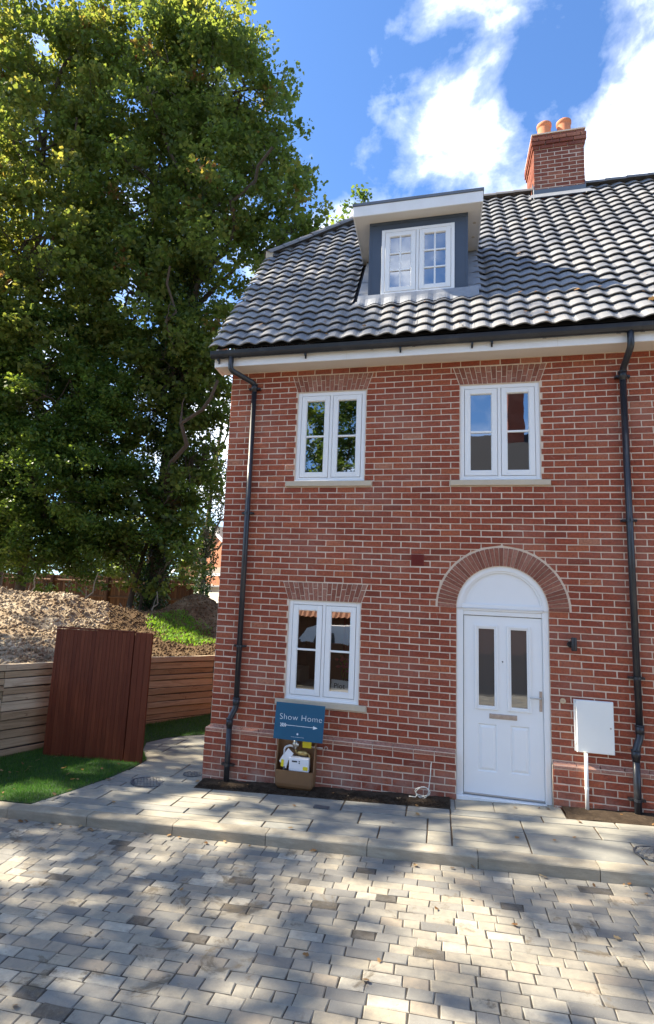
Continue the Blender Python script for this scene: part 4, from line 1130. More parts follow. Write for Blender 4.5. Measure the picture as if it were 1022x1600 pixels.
for x0, x1 in ((GX0, GX0+.012), (GX1-.012, GX1)):
    mb = MB(); mb.hexa([(x0, -.20, .22), (x1, -.20, .22), (x1, -.055, .22), (x0, -.055, .22), (x0, -.115, .60), (x1, -.115, .60), (x1, -.055, .60), (x0, -.055, .60)]); mb.build('side_cheek', M['gas_brown'], t)
mb = MB(); mb.slab([(1.07, .212), (1.30, .212), (1.30, .358), (1.07, .358)], -.205, -.10, .006); mt = mb.build('gas_meter', M['paper'], t)
mb = MB(); mb.box(1.105, 1.165, -.2075, -.2052, .312, .328); mb.box(1.185, 1.198, -.2075, -.2052, .318, .330); mb.box(1.185, 1.198, -.2075, -.2052, .298, .310); mb.build('display', M['ink'], mt)
mb = MB(); mb.box(1.235, 1.292, -.2078, -.2053, .232, .272); mb.build('yellow_label', M['yellow'], mt)
mb = MB(); mb.box(1.205, 1.31, -.125, -.12, .465, .535); mb.build('yellow_label', M['yellow'], t)
mb = MB(); mb.tube([(1.12, -.12, .545), (1.12, -.12, .50), (1.12, -.12, .44)], [.018, .03, .022], 10); mb.tube([(1.09, -.12, .49), (1.16, -.12, .49)], .024, 10); mb.build('regulator', M['steel'], t, True)
mb = MB(); mb.tube(smooth_path([(1.12, -.11, .44), (1.13, -.11, .40), (1.29, -.11, .40), (1.29, -.11, .30)]), .013, 8); mb.tube([(1.16, -.12, .405), (1.26, -.12, .40)], .03, 8); mb.build('brass_pipe', M['brass'], t, True)
mb = MB(); mb.tube(smooth_path([(.985, -.10, .12), (.985, -.10, .44), (1.05, -.10, .47), (1.10, -.11, .46)]), .012, 8); mb.build('flexible_pipe', M['paper'], t, True)
mb = MB(); mb.quad((1.0, -.185, .38), (1.06, -.19, .32), (1.115, -.185, .40), (1.05, -.18, .455)); mb.quad((.945, -.18, .30), (1.03, -.18, .225), (1.06, -.185, .33), (.99, -.18, .38)); mb.build('paper_tag', M['paper'], t)
mb = MB(); mb.quad((.968, -.19, .25), (1.0, -.19, .24), (1.005, -.19, .32), (.975, -.19, .33)); mb.build('yellow_label', M['yellow'], t)
mb = MB(); mb.tube([(1.30, -.10, .475), (1.44, -.095, .475)], .011, 8); mb.tube([(1.478+.018*math.cos(a), -.095, .478+.018*math.sin(a)) for a in np.linspace(3.6, -2.2, 10)], .007, 6); mb.build('outlet_pipe', M['brushed'], t, True)

# blue sign
SY = -.245
t = thing('show_home_sign', 'blue Show Home sign board with a white arrow, leaning above the open gas meter box', 'sign', (1.18, SY, .56))
def sg(x, z, o=0): return (x, SY-.012+(z-.56)*.09*1.0-o, z)     # leans back to the wall
mb = MB(); c4 = [(.880, .562), (1.462, .560), (1.476, .966), (.892, .970)]
mb.hexa([sg(*c4[0]), sg(*c4[1]), tuple(np.add(sg(*c4[1]), (0, .006, 0))), tuple(np.add(sg(*c4[0]), (0, .006, 0))), sg(*c4[3]), sg(*c4[2]), tuple(np.add(sg(*c4[2]), (0, .006, 0))), tuple(np.add(sg(*c4[3]), (0, .006, 0)))])
mb.build('board', M['blue_sign'], t)
M['sign_white'] = plain('sign_print', (.78, .82, .85), .5, var=.02)
def sg_y(z): return SY-.0135+(z-.56)*.09
o = text('Show Home', .940, .781, sg_y(.785), .095, M['sign_white'], t, off=-.0020, rx=85, sp=1.08)
mb = MB(); zc_ = .721
def sgq(*P): mb.quad(*[sg(x, z, .0012) for x, z in P])
sgq((1.02, zc_-.0025), (1.36, zc_-.0045), (1.36, zc_+.0005), (1.02, zc_+.0025)); sgq((1.345, zc_-.022), (1.398, zc_-.004), (1.345, zc_+.016))
for i in range(4):
    x = .953+i*.0185
    sgq((x, zc_+.020), (x+.009, zc_+.020), (x+.020, zc_), (x+.011, zc_)); sgq((x+.011, zc_), (x+.020, zc_), (x+.009, zc_-.020), (x, zc_-.020))
mb.build('arrow', M['sign_white'], t)
mb = MB()
for a in range(4):
    c, s = math.cos(a*math.pi/4), math.sin(a*math.pi/4); cx, cz = 1.166, .632; w = .0022; l = .012
    sgq((cx-c*l-s*w, cz-s*l+c*w), (cx-c*l+s*w, cz-s*l-c*w), (cx+c*l+s*w, cz+s*l-c*w), (cx+c*l-s*w, cz+s*l+c*w))
mb.build('emblem', M['sign_white'], t)
mb = MB()
for i in range(11): x = 1.093+i*.0142; sgq((x, .596), (x+.0065, .596), (x+.0065, .6005), (x, .6005))
mb.build('small_print', M['sign_white'], t)

# coil of cable
t = thing('white_cable', 'white cable hanging from the wall and coiled on the soil left of the door', 'cable', (2.6, -.13, .1))
pts = [(2.664, -.045, .445), (2.660, -.075, .435), (2.655, -.075, .33), (2.640, -.10, .20)]
for k in range(40):
    a = .4-k*.40; rr = .070+.012*math.sin(k*.9); pts.append((2.572+rr*math.cos(a), -.115-.02*math.sin(a)-.0012*k, .145+rr*.82*math.sin(a)))
pts += [(2.50, -.2, .10), (2.43, -.22, .105)]
mb = MB(); mb.tube(pts, .0048, 6); mb.build('cord', M['cable'], t, True)

# covers let into the paving
M['iron'] = plain('cover_iron', (.10, .105, .115), .55, metal=.3, var=.3, scale=30, bs=.4)
def round_cover(x, y, r, label):
    z = float(zp(x, y)); t = thing('manhole_cover', label, 'manhole cover', (x, y, z))
    mb = MB(); mb.lathe((x, y, z), [(r*.93, .001), (r*.93, .008), (r, .008), (r, -.002)], 36); mb.lathe((x, y, z), [(0, .002), (r*.93, .002)], 36); mb.build('rim', M['iron'], t)
    mb = MB(); s = .042; n_ = int(r/s)+1
    for i in range(-n_, n_+1):
        for j in range(-n_, n_+1):
            cx, cy = x+(i+.5*(j % 2))*s, y+j*s
            if math.hypot(cx-x, cy-y) < r*.86: mb.ct = random.uniform(.1, .6); block(mb, cx-s/2+.003, cx+s/2-.003, cy-s/2+.003, cy+s/2-.003, z+.010, .012, .003, .002)
    mb.build('infill_blocks', M['sett'], t, kind='stuff')
    o = t; return o
round_cover(-.62, -.33, .215, 'large round manhole cover in the paving by the gate and the lawn corner')
round_cover(4.56, -1.16, .20, 'round manhole cover in the pavement by the kerb at the right edge')
round_cover(-.24, .12, .12, 'small round manhole cover by the corner of the brick house')
z = float(zp(1.55, -.7)); t = thing('stopcock_cover', 'small dark rectangular stopcock cover in the pavement below the blue sign', 'cover', (1.55, -.7, z))
mb = MB(); mb.box(1.475, 1.635, -.745, -.655, z, z+.010); mb.build('frame', M['iron'], t); mb = MB(); mb.box(1.485, 1.625, -.735, -.665, z+.0102, z+.014); mb.build('lid', M['iron'], t)

# ------------------------------------------------------------------ timber retaining wall
WP = [(-4.35, -3.9), (-3.15, .10), (-2.27, 2.85), (-1.53, 4.17), (-.45, 6.1)]
t = thing('retaining_wall', 'low retaining wall of stacked pale timber sleepers left of the path', 'retaining wall', (-2.9, .8, -.15))
ZTOP = 1.09; PH = .107
def wall_seg(p, q, jr):
    p, q = Vector((*p, 0)), Vector((*q, 0)); L = (q-p).length; d = (q-p)/L; nrm = Vector((d.y, -d.x, 0))
    k = 0; z = ZTOP
    while z > -.35:
        h = PH*jr.uniform(.80, 1.30); s = 0.
        while s < L-.01:
            l = min(jr.choice((1.5, 2.1, 2.6)), L-s)
            if L-s-l < .4: l = L-s
            a, b = p+d*(s+.002), p+d*(s+l-.002); off = jr.uniform(-.022, .018); mb = MB(); mb.ct = jr.random(); w = .09
            ja, jb, jc = jr.uniform(-.002, .010), jr.uniform(-.010, .002), jr.uniform(-.012, .012)
            A = [(a, off), (b, off+jc)]; z0, z1 = z-h+.003, z-.002
            N_ = 5; ch = .006
            prevp = None
            for i in range(N_+1):
                tt = i/N_; c = a+(b-a)*tt; oo = off+jc*tt+jr.uniform(-.003, .003)
                zz0, zz1 = z0+ja*math.sin(3*tt), z1+jb*math.sin(2.2*tt+.5)-(.004)
                R_ = [c+nrm*(oo-w), c+nrm*(oo-w), c+nrm*oo, c+nrm*oo, c+nrm*(oo-ch), c+nrm*(oo-ch)]
                row_ = [(R_[0].x, R_[0].y, zz1), (R_[4].x, R_[4].y, zz1), (R_[2].x, R_[2].y, zz1-ch), (R_[2].x, R_[2].y, zz0+ch), (R_[4].x, R_[4].y, zz0), (R_[0].x, R_[0].y, zz0)]
                if prevp:
                    for j in range(5): mb.quad(prevp[j], row_[j], row_[j+1], prevp[j+1])
                else: mb.quad(*row_)
                prevp = row_
            mb.quad(*prevp[::-1]); mb.build('plank', M['sleeper'], t)
            s += l
        z -= h
jr = random.Random(3)
for a, b in zip(WP[:-1], WP[1:]): wall_seg(a, b, jr)
for a, b in zip(WP[:-1], WP[1:]):       # dark fill behind the boards
    mb = MB(); d = Vector((b[0]-a[0], b[1]-a[1], 0)).normalized(); nn_ = Vector((d.y, -d.x, 0))*-.03
    mb.quad((a[0]+nn_.x, a[1]+nn_.y, -.4), (b[0]+nn_.x, b[1]+nn_.y, -.4), (b[0]+nn_.x, b[1]+nn_.y, ZTOP-.06), (a[0]+nn_.x, a[1]+nn_.y, ZTOP-.06)); mb.build('backing', M['black'], t)

# ------------------------------------------------------------------ timber gate
t = thing('timber_gate', 'tall red-brown boarded gate panel standing on the lawn beside the path', 'gate', (-2.0, .64, -.13))
A_, B_ = Vector((-2.665, .480, 0)), Vector((-1.116, .462, 0)); gd = (B_-A_).normalized(); gn = Vector((gd.y, -gd.x, 0)); GL = (B_-A_).length
gz0, gz1 = -.16, 1.615
def gbox(s0, s1, z0, z1, o0, o1, ch=.004, tn=.5, name='board', lean=.0):
    mb = MB(); mb.ct = tn
    def T(x, y, z): p = A_+gd*(x+lean*(z-gz0))+gn*(-y); return (p.x, p.y, z)
    mb.slab([(s0, z0), (s1, z0), (s1, z1), (s0, z1)], -o1, -o0, ch, T); return mb.build(name, M['gate'], t)
SPL = GL-.285; nb = 21
gbox(.02, GL-.02, gz0+.02, gz1-.03, -.045, -.006, 0.002, .2, 'frame', .012)
for i in range(nb):
    s0, s1 = SPL*i/nb, SPL*(i+1)/nb; gbox(s0+.0008, s1-.0008, gz0+random.uniform(0, .01), gz1-.012+.02*i/nb, -.006, .014+random.uniform(-.0012, .0012), .0028, random.random(), 'board', .012)
for i in range(3):
    s0, s1 = SPL+.02+.265*i/3, SPL+.02+.265*(i+1)/3; gbox(s0+.001, s1-.001, gz0+.0, gz1+.012, .006, .028, .0035, random.random(), 'board', .012)
gbox(-.004, SPL, gz1+.0, gz1+.022, -.05, .018, .004, .3, 'top_rail', .012)

# ------------------------------------------------------------------ spoil bank behind the wall
def wx(y):    # x of the wall at y
    return np.interp(y, [p[1] for p in WP], [p[0] for p in WP])
def g2(x, y, cx, cy, sx, sy): return np.exp(-((x-cx)/sx)**2-((y-cy)/sy)**2)
def bank_h(x, y):
    h = .98+.0*x
    back = np.clip((wx(y)-x)/1.6, 0, 1); back = back*back*(3-2*back)
    h = h+back*(0.92*g2(x, y, -7.3, 3.9, 2.4, 1.9)+.45*g2(x, y, -5.2, 4.6, 1.0, 1.3)+.40*g2(x, y, -4.2, 5.6, .9, 1.0)+.95*g2(x, y, -3.35, 7.4, .95, 1.3)+.5*g2(x, y, -1.6, 8.6, 1.4, 1.2)+.25)
    h = h+.16*np.exp(-((y-12.)/5.)**2)+back*(.075*fbm(x, y, 1.9)+.03*fbm(x, y, 8.))
    return np.where(y > 7, np.maximum(h, 1.2), h)
step = .09
gx, gy = np.arange(-16, 0, step), np.arange(-4, 15.2, step)
X, Y = np.meshgrid(gx, gy); X = np.minimum(X, np.maximum(wx(Y)-.05, -16)); X = np.where(Y > 6.1, np.meshgrid(gx, gy)[0]*1.0, X)
Z = bank_h(X, Y)
def mat_split(x, y): return (x+2.3+.40*y+.35*fbm(x, y, 2.2)) < 0
nx_, ny_ = len(gx), len(gy); ii = np.arange(nx_*ny_).reshape(ny_, nx_)
F = np.stack([ii[:-1, :-1], ii[:-1, 1:], ii[1:, 1:], ii[1:, :-1]], -1).reshape(-1, 4); V = np.stack([X.ravel(), Y.ravel(), Z.ravel()], 1)
me = fast_mesh('spoil_bank', V, F, M['bank']); me.materials.append(M['chalk']); cen = V[F].mean(1)
me.polygons.foreach_set('material_index', mat_split(cen[:, 0], cen[:, 1]).astype(np.int32))
me.polygons.foreach_set('use_smooth', np.ones(len(F), bool)); link('spoil_bank', me, kind='structure')
n = 36000; xx = RNG.uniform(-10.5, -3., n); yy = RNG.uniform(-2.5, 6.5, n); k = mat_split(xx, yy) & (xx < wx(yy)-.12); xx, yy = xx[k], yy[k]
s = .007+.05*RNG.random(len(xx))**2.6
scatter_stones('chalk_rubble', np.stack([xx, yy, bank_h(xx, yy)+s*.3], 1), s, M['chalk'], 'heap of pale chalky rubble behind the timber retaining wall', 'rubble')
n = 16000; xx = RNG.uniform(-6.5, -.6, n); yy = RNG.uniform(2.2, 9.5, n); k = ~mat_split(xx, yy) & (xx < wx(yy)-.12); xx, yy = xx[k], yy[k]
s = RNG.uniform(.008, .04, len(xx))
scatter_stones('brown_clods', np.stack([xx, yy, bank_h(xx, yy)+s*.2], 1), s, M['bank'], 'brown earth clods and stones spread over the bank behind the fence side', 'soil')

# ------------------------------------------------------------------ grass
def blades(name, P, h, w, mat, lean=.5, **tags):
    n = len(P); a = RNG.uniform(0, 6.28, n); d = np.stack([np.cos(a), np.sin(a), np.zeros(n)], 1); l = RNG.uniform(-lean, lean, (n, 2))
    tip = P+np.stack([l[:, 0]*h, l[:, 1]*h, h], 1)
    V = np.stack([P-d*w[:, None], P+d*w[:, None], tip], 1).reshape(-1, 3)
    o = link(name, fast_mesh(name, V, np.arange(3*n).reshape(n, 3), mat, RNG.random(n)), None, kind='stuff')
    for k_, v_ in tags.items(): o[k_] = v_
    return o
L1 = [(-1.47, KERB_B+.01), (-1.30, -.85), (-1.17, -.30), (-1.12, .20), (-1.13, .62), (-1.45, 1.15), (-1.62, 1.6), (-1.46, 1.98), (-1.22, 2.2), (-.85, 2.45), (-.1, 2.85), (-.1, 5.6), (-.75, 5.6), (-1.53, 4.17), (-2.27, 2.85), (-3.15, .10), (-3.6, KERB_B+.01)]
def inpoly(x, y, poly):
    c = np.zeros(len(x), bool); n = len(poly)
    for i in range(n):
        (x0, y0), (x1, y1) = poly[i], poly[(i+1) % n]
        k = ((y0 > y) != (y1 > y)) & (x < (x1-x0)*(y-y0)/(y1-y0+1e-12)+x0); c ^= k
    return c
mb = MB(); mb.v = [(x, y, float(zp(x, y))+.006) for x, y in L1]+[(x, y, float(zp(x, y))-.1) for x, y in L1]; nl = len(L1)
mb.f = [tuple(range(nl))]+[(i, nl+i, nl+(i+1) % nl, (i+1) % nl) for i in range(nl)]; mb.t = [.5]*len(mb.f); mb.m = [0]*len(mb.f)
mb.build('lawn', M['turf'], kind='structure')
n = 190000; xx = RNG.uniform(-3.7, -.1, n); yy = RNG.uniform(KERB_B, 5.7, n); k = inpoly(xx, yy, L1) & (RNG.random(n) < np.where(yy < 1, 1., .6)); xx, yy = xx[k], yy[k]
hh = RNG.uniform(.018, .05, len(xx))*(1+.35*fbm(xx, yy, 3.))
xx = xx+RNG.normal(size=len(xx))*.008; blades('lawn_grass', np.stack([xx, yy, zp(xx, yy)+.004], 1), hh, RNG.uniform(.0015, .003, len(xx)), M['grass'], .55, label='short dark green lawn grass between the kerb, the gate and the timber wall', category='grass')
n = 34000; xx = RNG.uniform(-5.2, -1.2, n); yy = RNG.uniform(3.2, 8.8, n)
pz = g2(xx, yy, -2.75, 5.4, .95, 1.25)+.6*g2(xx, yy, -3.3, 5.9, .5, .6)+.25*fbm(xx, yy, 3.); k = (pz > .58+.25*RNG.random(n)) & (xx < wx(yy)-.2); xx, yy = xx[k], yy[k]
blades('bank_weeds', np.stack([xx, yy, bank_h(xx, yy)-.01], 1), RNG.uniform(.03, .09, len(xx)), RNG.uniform(.010, .022, len(xx)), M['weed'], 1.3, label='bright green weeds growing on the brown bank behind the wall', category='weeds')

# ------------------------------------------------------------------ leaves: shapes and sprays
LEAF = np.array([(0, -.5, 0), (.22, -.42, .02), (.50, -.12, .07), (.27, .02, .03), (.33, .34, .06), (.0, .55, -.02), (-.33, .34, .06), (-.27, .02, .03), (-.50, -.12, .07), (-.22, -.42, .02)])
QUAD = np.array([(0, -.5, 0), (.36, 0, .06), (0, .5, 0), (-.36, 0, .06)])
def leaves(C, size, shape=LEAF, up=.55, bias=None):
    """C (n,3) centres -> V, F of leaves with random facing (tending upward)"""
    n = len(C); nrm = RNG.normal(size=(n, 3)); nrm[:, 2] = np.abs(nrm[:, 2])*.6+up
    if bias is not None: nrm += bias
    nrm /= np.linalg.norm(nrm, axis=1, keepdims=True); t_ = RNG.normal(size=(n, 3)); t_ -= nrm*(t_*nrm).sum(1, keepdims=True); t_ /= np.linalg.norm(t_, axis=1, keepdims=True); b_ = np.cross(nrm, t_)
    k = len(shape); S_ = shape[None]*size[:, None, None]
    V = C[:, None]+S_[..., :1]*b_[:, None]+S_[..., 1:2]*t_[:, None]+S_[..., 2:]*nrm[:, None]
    return V.reshape(-1, 3), np.arange(n*k).reshape(n, k)
def rand_dir(n): v = RNG.normal(size=(n, 3)); return v/np.linalg.norm(v, axis=1, keepdims=True)
def spray_centres(blobs, dens, shell=.35, cull=None):
    out = []; own = []
    for bi, (cx, cy, cz, rx, ry, rz, dd) in enumerate(blobs):
        n = int(dens*dd*rx*ry*rz*4.2); r = RNG.uniform(shell**3, 1, n)**(1/3.); d = rand_dir(n)
        lump = 1+.16*np.sin(3.1*d[:, 0]*2+cx*3)+.14*np.sin(4.3*d[:, 2]*2+cz)+.12*np.sin(5.*d[:, 1]*2+cy)
        P = np.stack([cx+d[:, 0]*r*rx*lump, cy+d[:, 1]*r*ry*lump, cz+d[:, 2]*r*rz*lump], 1); out.append(P); own.append(np.full(n, bi))
    P = np.concatenate(out); own = np.concatenate(own)
    nz = np.sin(P[:, 0]*1.7+P[:, 2]*1.1)*np.sin(P[:, 1]*1.5-P[:, 2]*.9+2)+.6*np.sin(P[:, 0]*3.7+1)*np.sin(P[:, 2]*3.3)
    k = nz > -.62+.3*RNG.random(len(P)); return P[k], own[k]
def branch(mb, a, b, r0, r1, wob=.12, n=5, sag=0., sides=6):
    a, b = Vector(a), Vector(b); L = (b-a).length; pts = []
    for i in range(n+1):
        t2 = i/n; p = a.lerp(b, t2); q = math.sin(math.pi*t2)
        p += Vector((random.uniform(-1, 1), random.uniform(-1, 1), random.uniform(-.6, .6)))*wob*L*q*.35; p.z += sag*L*q; pts.append(p)
    mb.tube(pts, [r0+(r1-r0)*(i/n) for i in range(n+1)], sides, False); return pts
LEAFN = []
def tree(name, label, loc, trunkpts, tr, blobs, dens, per, lsize, mat='leaf', shape=LEAF, group=None, bark='bark', spread=.42, up=.55, flat=.55, twigs=True, ivy=None, shell=.35, bmax=10, extra=0., extra_limbs=()):
    t = thing(name, label, 'tree', loc, group)
    mb = MB(); tp = [Vector(p) for p in trunkpts]; mb.tube(tp, tr, 10, False)
    for a in range(5):            # root flare
        an = a*1.257+.3; b0 = tp[0]; mb.tube([b0+Vector((math.cos(an)*tr[0]*1.7, math.sin(an)*tr[0]*1.7, -.15)), b0+Vector((math.cos(an)*tr[0]*.5, math.sin(an)*tr[0]*.5, tr[0]*2.2))], [tr[0]*.25, tr[0]*.4], 6, False)
    mb.build('trunk', M[bark], t, True)
    P, own = spray_centres(blobs, dens, shell)
    nodes = []
    for bi, bl in enumerate(blobs):
        c = Vector(bl[:3]); cand_ = [p for p in tp if p.z < c.z+.3] or [tp[0]]
        st = min(cand_, key=lambda p: (p-c).length+.35*max(0, p.z-(c.z-1.5))); r0 = .028*max(bl[3:6])+.02
        lm = MB(); pts = branch(lm, st, c, r0*1.25, r0*.5, .16, 7, .06); nodes.append(pts); lm.build('limb', M[bark], t, True)
    tw = MB()
    for bi, bl in enumerate(blobs):
        idx_ = np.where(own == bi)[0]
        if len(idx_) == 0: continue
        m_ = min(bmax, len(idx_)); far = RNG.choice(idx_, m_, replace=False)
        for j in far:
            e = Vector(P[j]); st = random.choice(nodes[bi][-4:]); r0 = .012*max(bl[3:6])+.008; pts = branch(tw, st, e, r0, .008, .2, 5, .05, 5)
            for q in range(3):
                e2 = e.lerp(Vector(P[RNG.choice(idx_)]), .45); branch(tw, pts[random.randrange(2, 5)], e2, r0*.45, .005, .2, 4, .04, 4)
    for a_, b_, ra_ in extra_limbs:      # bare limbs that show at the face of the crown
        e_ = MB(); p_ = branch(e_, a_, b_, ra_, ra_*.45, .22, 8, .05); branch(e_, p_[5], p_[5]+Vector((random.uniform(-.5, .7), -.1, random.uniform(.4, .9))), ra_*.45, .01, .3, 5, 0, 5)
        e_.build('limb', M[bark], t, True)
    tw.build('branches', M[bark], t, True, kind='stuff')
    n = len(P)*per; C = np.repeat(P, per, 0); d = rand_dir(n)*(RNG.uniform(.05, 1, n)**.6)[:, None]*spread; d[:, 2] *= flat; C = C+d
    tint = np.clip(np.repeat(RNG.beta(2.2, 2.8, len(P)), per)*.55+RNG.random(n)*.42+extra, 0, .90)
    br = np.repeat(RNG.random(len(P)) < .035, per) & (RNG.random(n) < .7); tint[br] = RNG.uniform(.92, 1, br.sum())
    V, F = leaves(C, RNG.uniform(.5, 1.35, n)*lsize, shape, up)
    cr = link('crown', fast_mesh('crown', V, F, M[mat], tint), t); LEAFN.append((name, n))
    if ivy:
        Q = []; 
        for (a, b, r0, r1, m_) in ivy:
            a, b = np.array(a), np.array(b); tt = RNG.random(m_); an = RNG.uniform(0, 6.28, m_); rr = (r0+(r1-r0)*tt)*RNG.uniform(.55, 1.1, m_)*(1+.3*np.sin(tt*19+an*2))
            Q.append(a+(b-a)*tt[:, None]+np.stack([np.cos(an)*rr, np.sin(an)*rr, RNG.normal(size=m_)*.1], 1))
        Q = np.concatenate(Q); V, F = leaves(Q, RNG.uniform(.05, .10, len(Q)), QUAD, .3); link('ivy', fast_mesh('ivy', V, F, M['ivy'], RNG.random(len(Q))), t)
    return t

# big sycamore with an ivy-clad trunk, beyond the bank
LIMBS1 = (((-5.3, 8.6, 4.4), (-3.1, 7.3, 8.1), .10), ((-4.8, 9., 11.2), (-1.9, 7.3, 15.0), .09), ((-5.2, 8.9, 7.2), (-4.6, 6.9, 11.4), .07), ((-4.9, 9., 12.5), (-5.9, 7.0, 17.5), .08))
LIMBS2 = (((-10.4, 8.3, 9.0), (-8.3, 6.6, 12.6), .10), ((-10.3, 8.4, 12.), (-10.2, 6.6, 16.5), .08), ((-10.4, 8.3, 11.), (-8.2, 6.9, 16.8), .08))
BZ = 1.25
tree('sycamore_tree', 'tall spreading sycamore with an ivy-covered trunk, tallest tree beyond the bank', (-5.4, 9.0, BZ),
     [(-5.4, 9.0, BZ-.2), (-5.3, 9.0, 4), (-5.1, 9.0, 7.5), (-4.9, 9.1, 11), (-4.7, 9.1, 14), (-4.9, 9.1, 18.5)], [.30, .27, .24, .2, .15, .07],
     [(-4.9, 9.0, 18.4, 2.5, 2.6, 2.6, 1), (-2.9, 9.2, 16.2, 1.7, 1.9, 2.0, .9), (-1.85, 9.3, 13.7, 1.45, 1.5, 1.7, .85), (-2.5, 9.3, 11.2, 1.35, 1.5, 1.4, .9), (-6.6, 8.8, 15.5, 2.6, 2.4, 2.6, .9), (-4.2, 8.6, 13.6, 2.0, 2.0, 2.2, 1), (-5.3, 9.0, 21.2, 1.9, 1.8, 1.9, .9),
      (-6.6, 8.2, 11.5, 2.2, 2.0, 2.2, 1), (-4.2, 8.6, 9.6, 1.7, 1.6, 1.6, 1), (-3.5, 9.0, 7.7, 1.05, 1.2, 1.1, .8), (-7.5, 9.0, 20., 2.6, 2.2, 2.6, .8), (-5.6, 8.5, 7.8, 1.6, 1.2, 1.5, 1.), (-7.4, 8.6, 13.4, 1.8, 1.8, 1.8, .9), (-4.6, 8.8, 6.0, 1.0, 1.0, 1.1, .9), (-5.0, 8.2, 4.5, 1.3, 1.0, 1.3, 1.2), (-3.5, 9.1, 18.9, 1.3, 1.3, 1.5, .8), (-5.7, 7.9, 3.3, .9, .7, .8, 1.3), (-4.7, 8.0, 3.0, .8, .7, .7, 1.3), (-4.2, 8.8, 3.7, .8, .8, .8, 1.), (-3.9, 8.9, 6.6, 1.0, 1., 1.2, 1.), (-3.2, 9.1, 9.3, 1.1, 1.2, 1.2, 1.), (-5.0, 8.6, 8.8, 1.4, 1.2, 1.6, 1.), (-6.6, 8.3, 6.6, 1.5, 1.0, 1.6, 1.1), (-3.9, 9.2, 5.0, .7, .8, .7, .7), (-6.0, 8.6, 9.6, 1.8, 1.4, 1.4, 1.)],
     5.2, 60, .125, extra_limbs=LIMBS1, ivy=[((-5.4, 8.95, BZ), (-5.1, 9, 8), .42, .85, 12000), ((-5.1, 9, 8), (-4.8, 9.1, 13.5), .9, .6, 9000), ((-5.2, 8.9, 6.5), (-6.3, 8.8, 9.2), .5, .5, 3000)], spread=.5, bmax=12)
# second tree further left, larger leaves in the sun
tree('sycamore_tree', 'leafy sycamore with lighter yellow-green crown at the left edge beyond the rubble', (-10.6, 8.6, BZ),
     [(-10.6, 8.6, BZ-.2), (-10.5, 8.5, 5), (-10.3, 8.4, 9), (-10.4, 8.4, 14), (-10.6, 8.4, 19)], [.26, .24, .2, .14, .06],
     [(-10.5, 8.0, 17.8, 2.6, 2.4, 2.8, .8), (-12.6, 8.2, 21.0, 3.0, 2.6, 2.8, .7), (-9.2, 7.4, 13.2, 2.5, 2.0, 2.4, .9), (-12.0, 7.6, 13.6, 2.4, 2.2, 2.6, .8), (-9.0, 7.2, 10.0, 2.2, 1.8, 2.0, 1), (-11.4, 7.4, 10.0, 2.2, 1.8, 2.2, 1), (-9.4, 8.5, 21.6, 2.2, 2.2, 2.2, .7), (-8.2, 8.3, 17., 1.8, 1.8, 2., .8)],
     4.4, 56, .135, extra_limbs=LIMBS2, extra=.10, spread=.52)
# dense dark bushy tree low on the left
tree('holm_oak_tree', 'dense dark green bushy tree low at the left, leaves lit along its top', (-8.9, 7.6, BZ),
     [(-8.9, 7.6, BZ-.2), (-8.8, 7.6, 3), (-8.8, 7.5, 5), (-8.8, 7.5, 7)], [.16, .14, .11, .05],
     [(-9.6, 7.2, 5.6, 2.0, 1.5, 2.2, 1.2), (-7.6, 7.0, 5.0, 1.7, 1.3, 1.8, 1.2), (-8.0, 7.2, 7.6, 1.8, 1.4, 1.6, 1.2), (-10.6, 7.2, 8.0, 1.7, 1.4, 1.6, 1.1), (-6.6, 7.4, 4.3, 1.2, 1.1, 1.3, 1), (-8.4, 7.2, 3.6, 1.6, 1.1, 1.0, 1), (-10.6, 7.2, 3.9, 1.5, 1.2, 1.2, 1), (-5.2, 7.9, 3.9, 1.0, .9, 1.0, 1.1), (-8.0, 7.4, 2.9, 1.2, .9, .7, 1.1), (-11.6, 7.4, 3.0, 1.4, 1., .9, 1.), (-6.5, 7.6, 6.6, 1.4, 1.1, 1.4, 1), (-6.0, 8.0, 5.2, 1.0, .9, 1.2, 1.), (-7.0, 7.7, 3.4, 1.2, .9, 1.0, 1.), (-9.0, 7.4, 9.3, 1.8, 1.3, 1.4, 1.1), (-10.4, 7.8, 6.0, 2.2, 1.2, 2.2, .9), (-7.2, 8.0, 8.4, 1.5, 1.0, 1.3, .9)],
     14, 66, .115, 'shrub', QUAD, spread=.42, up=.7, shell=.35)
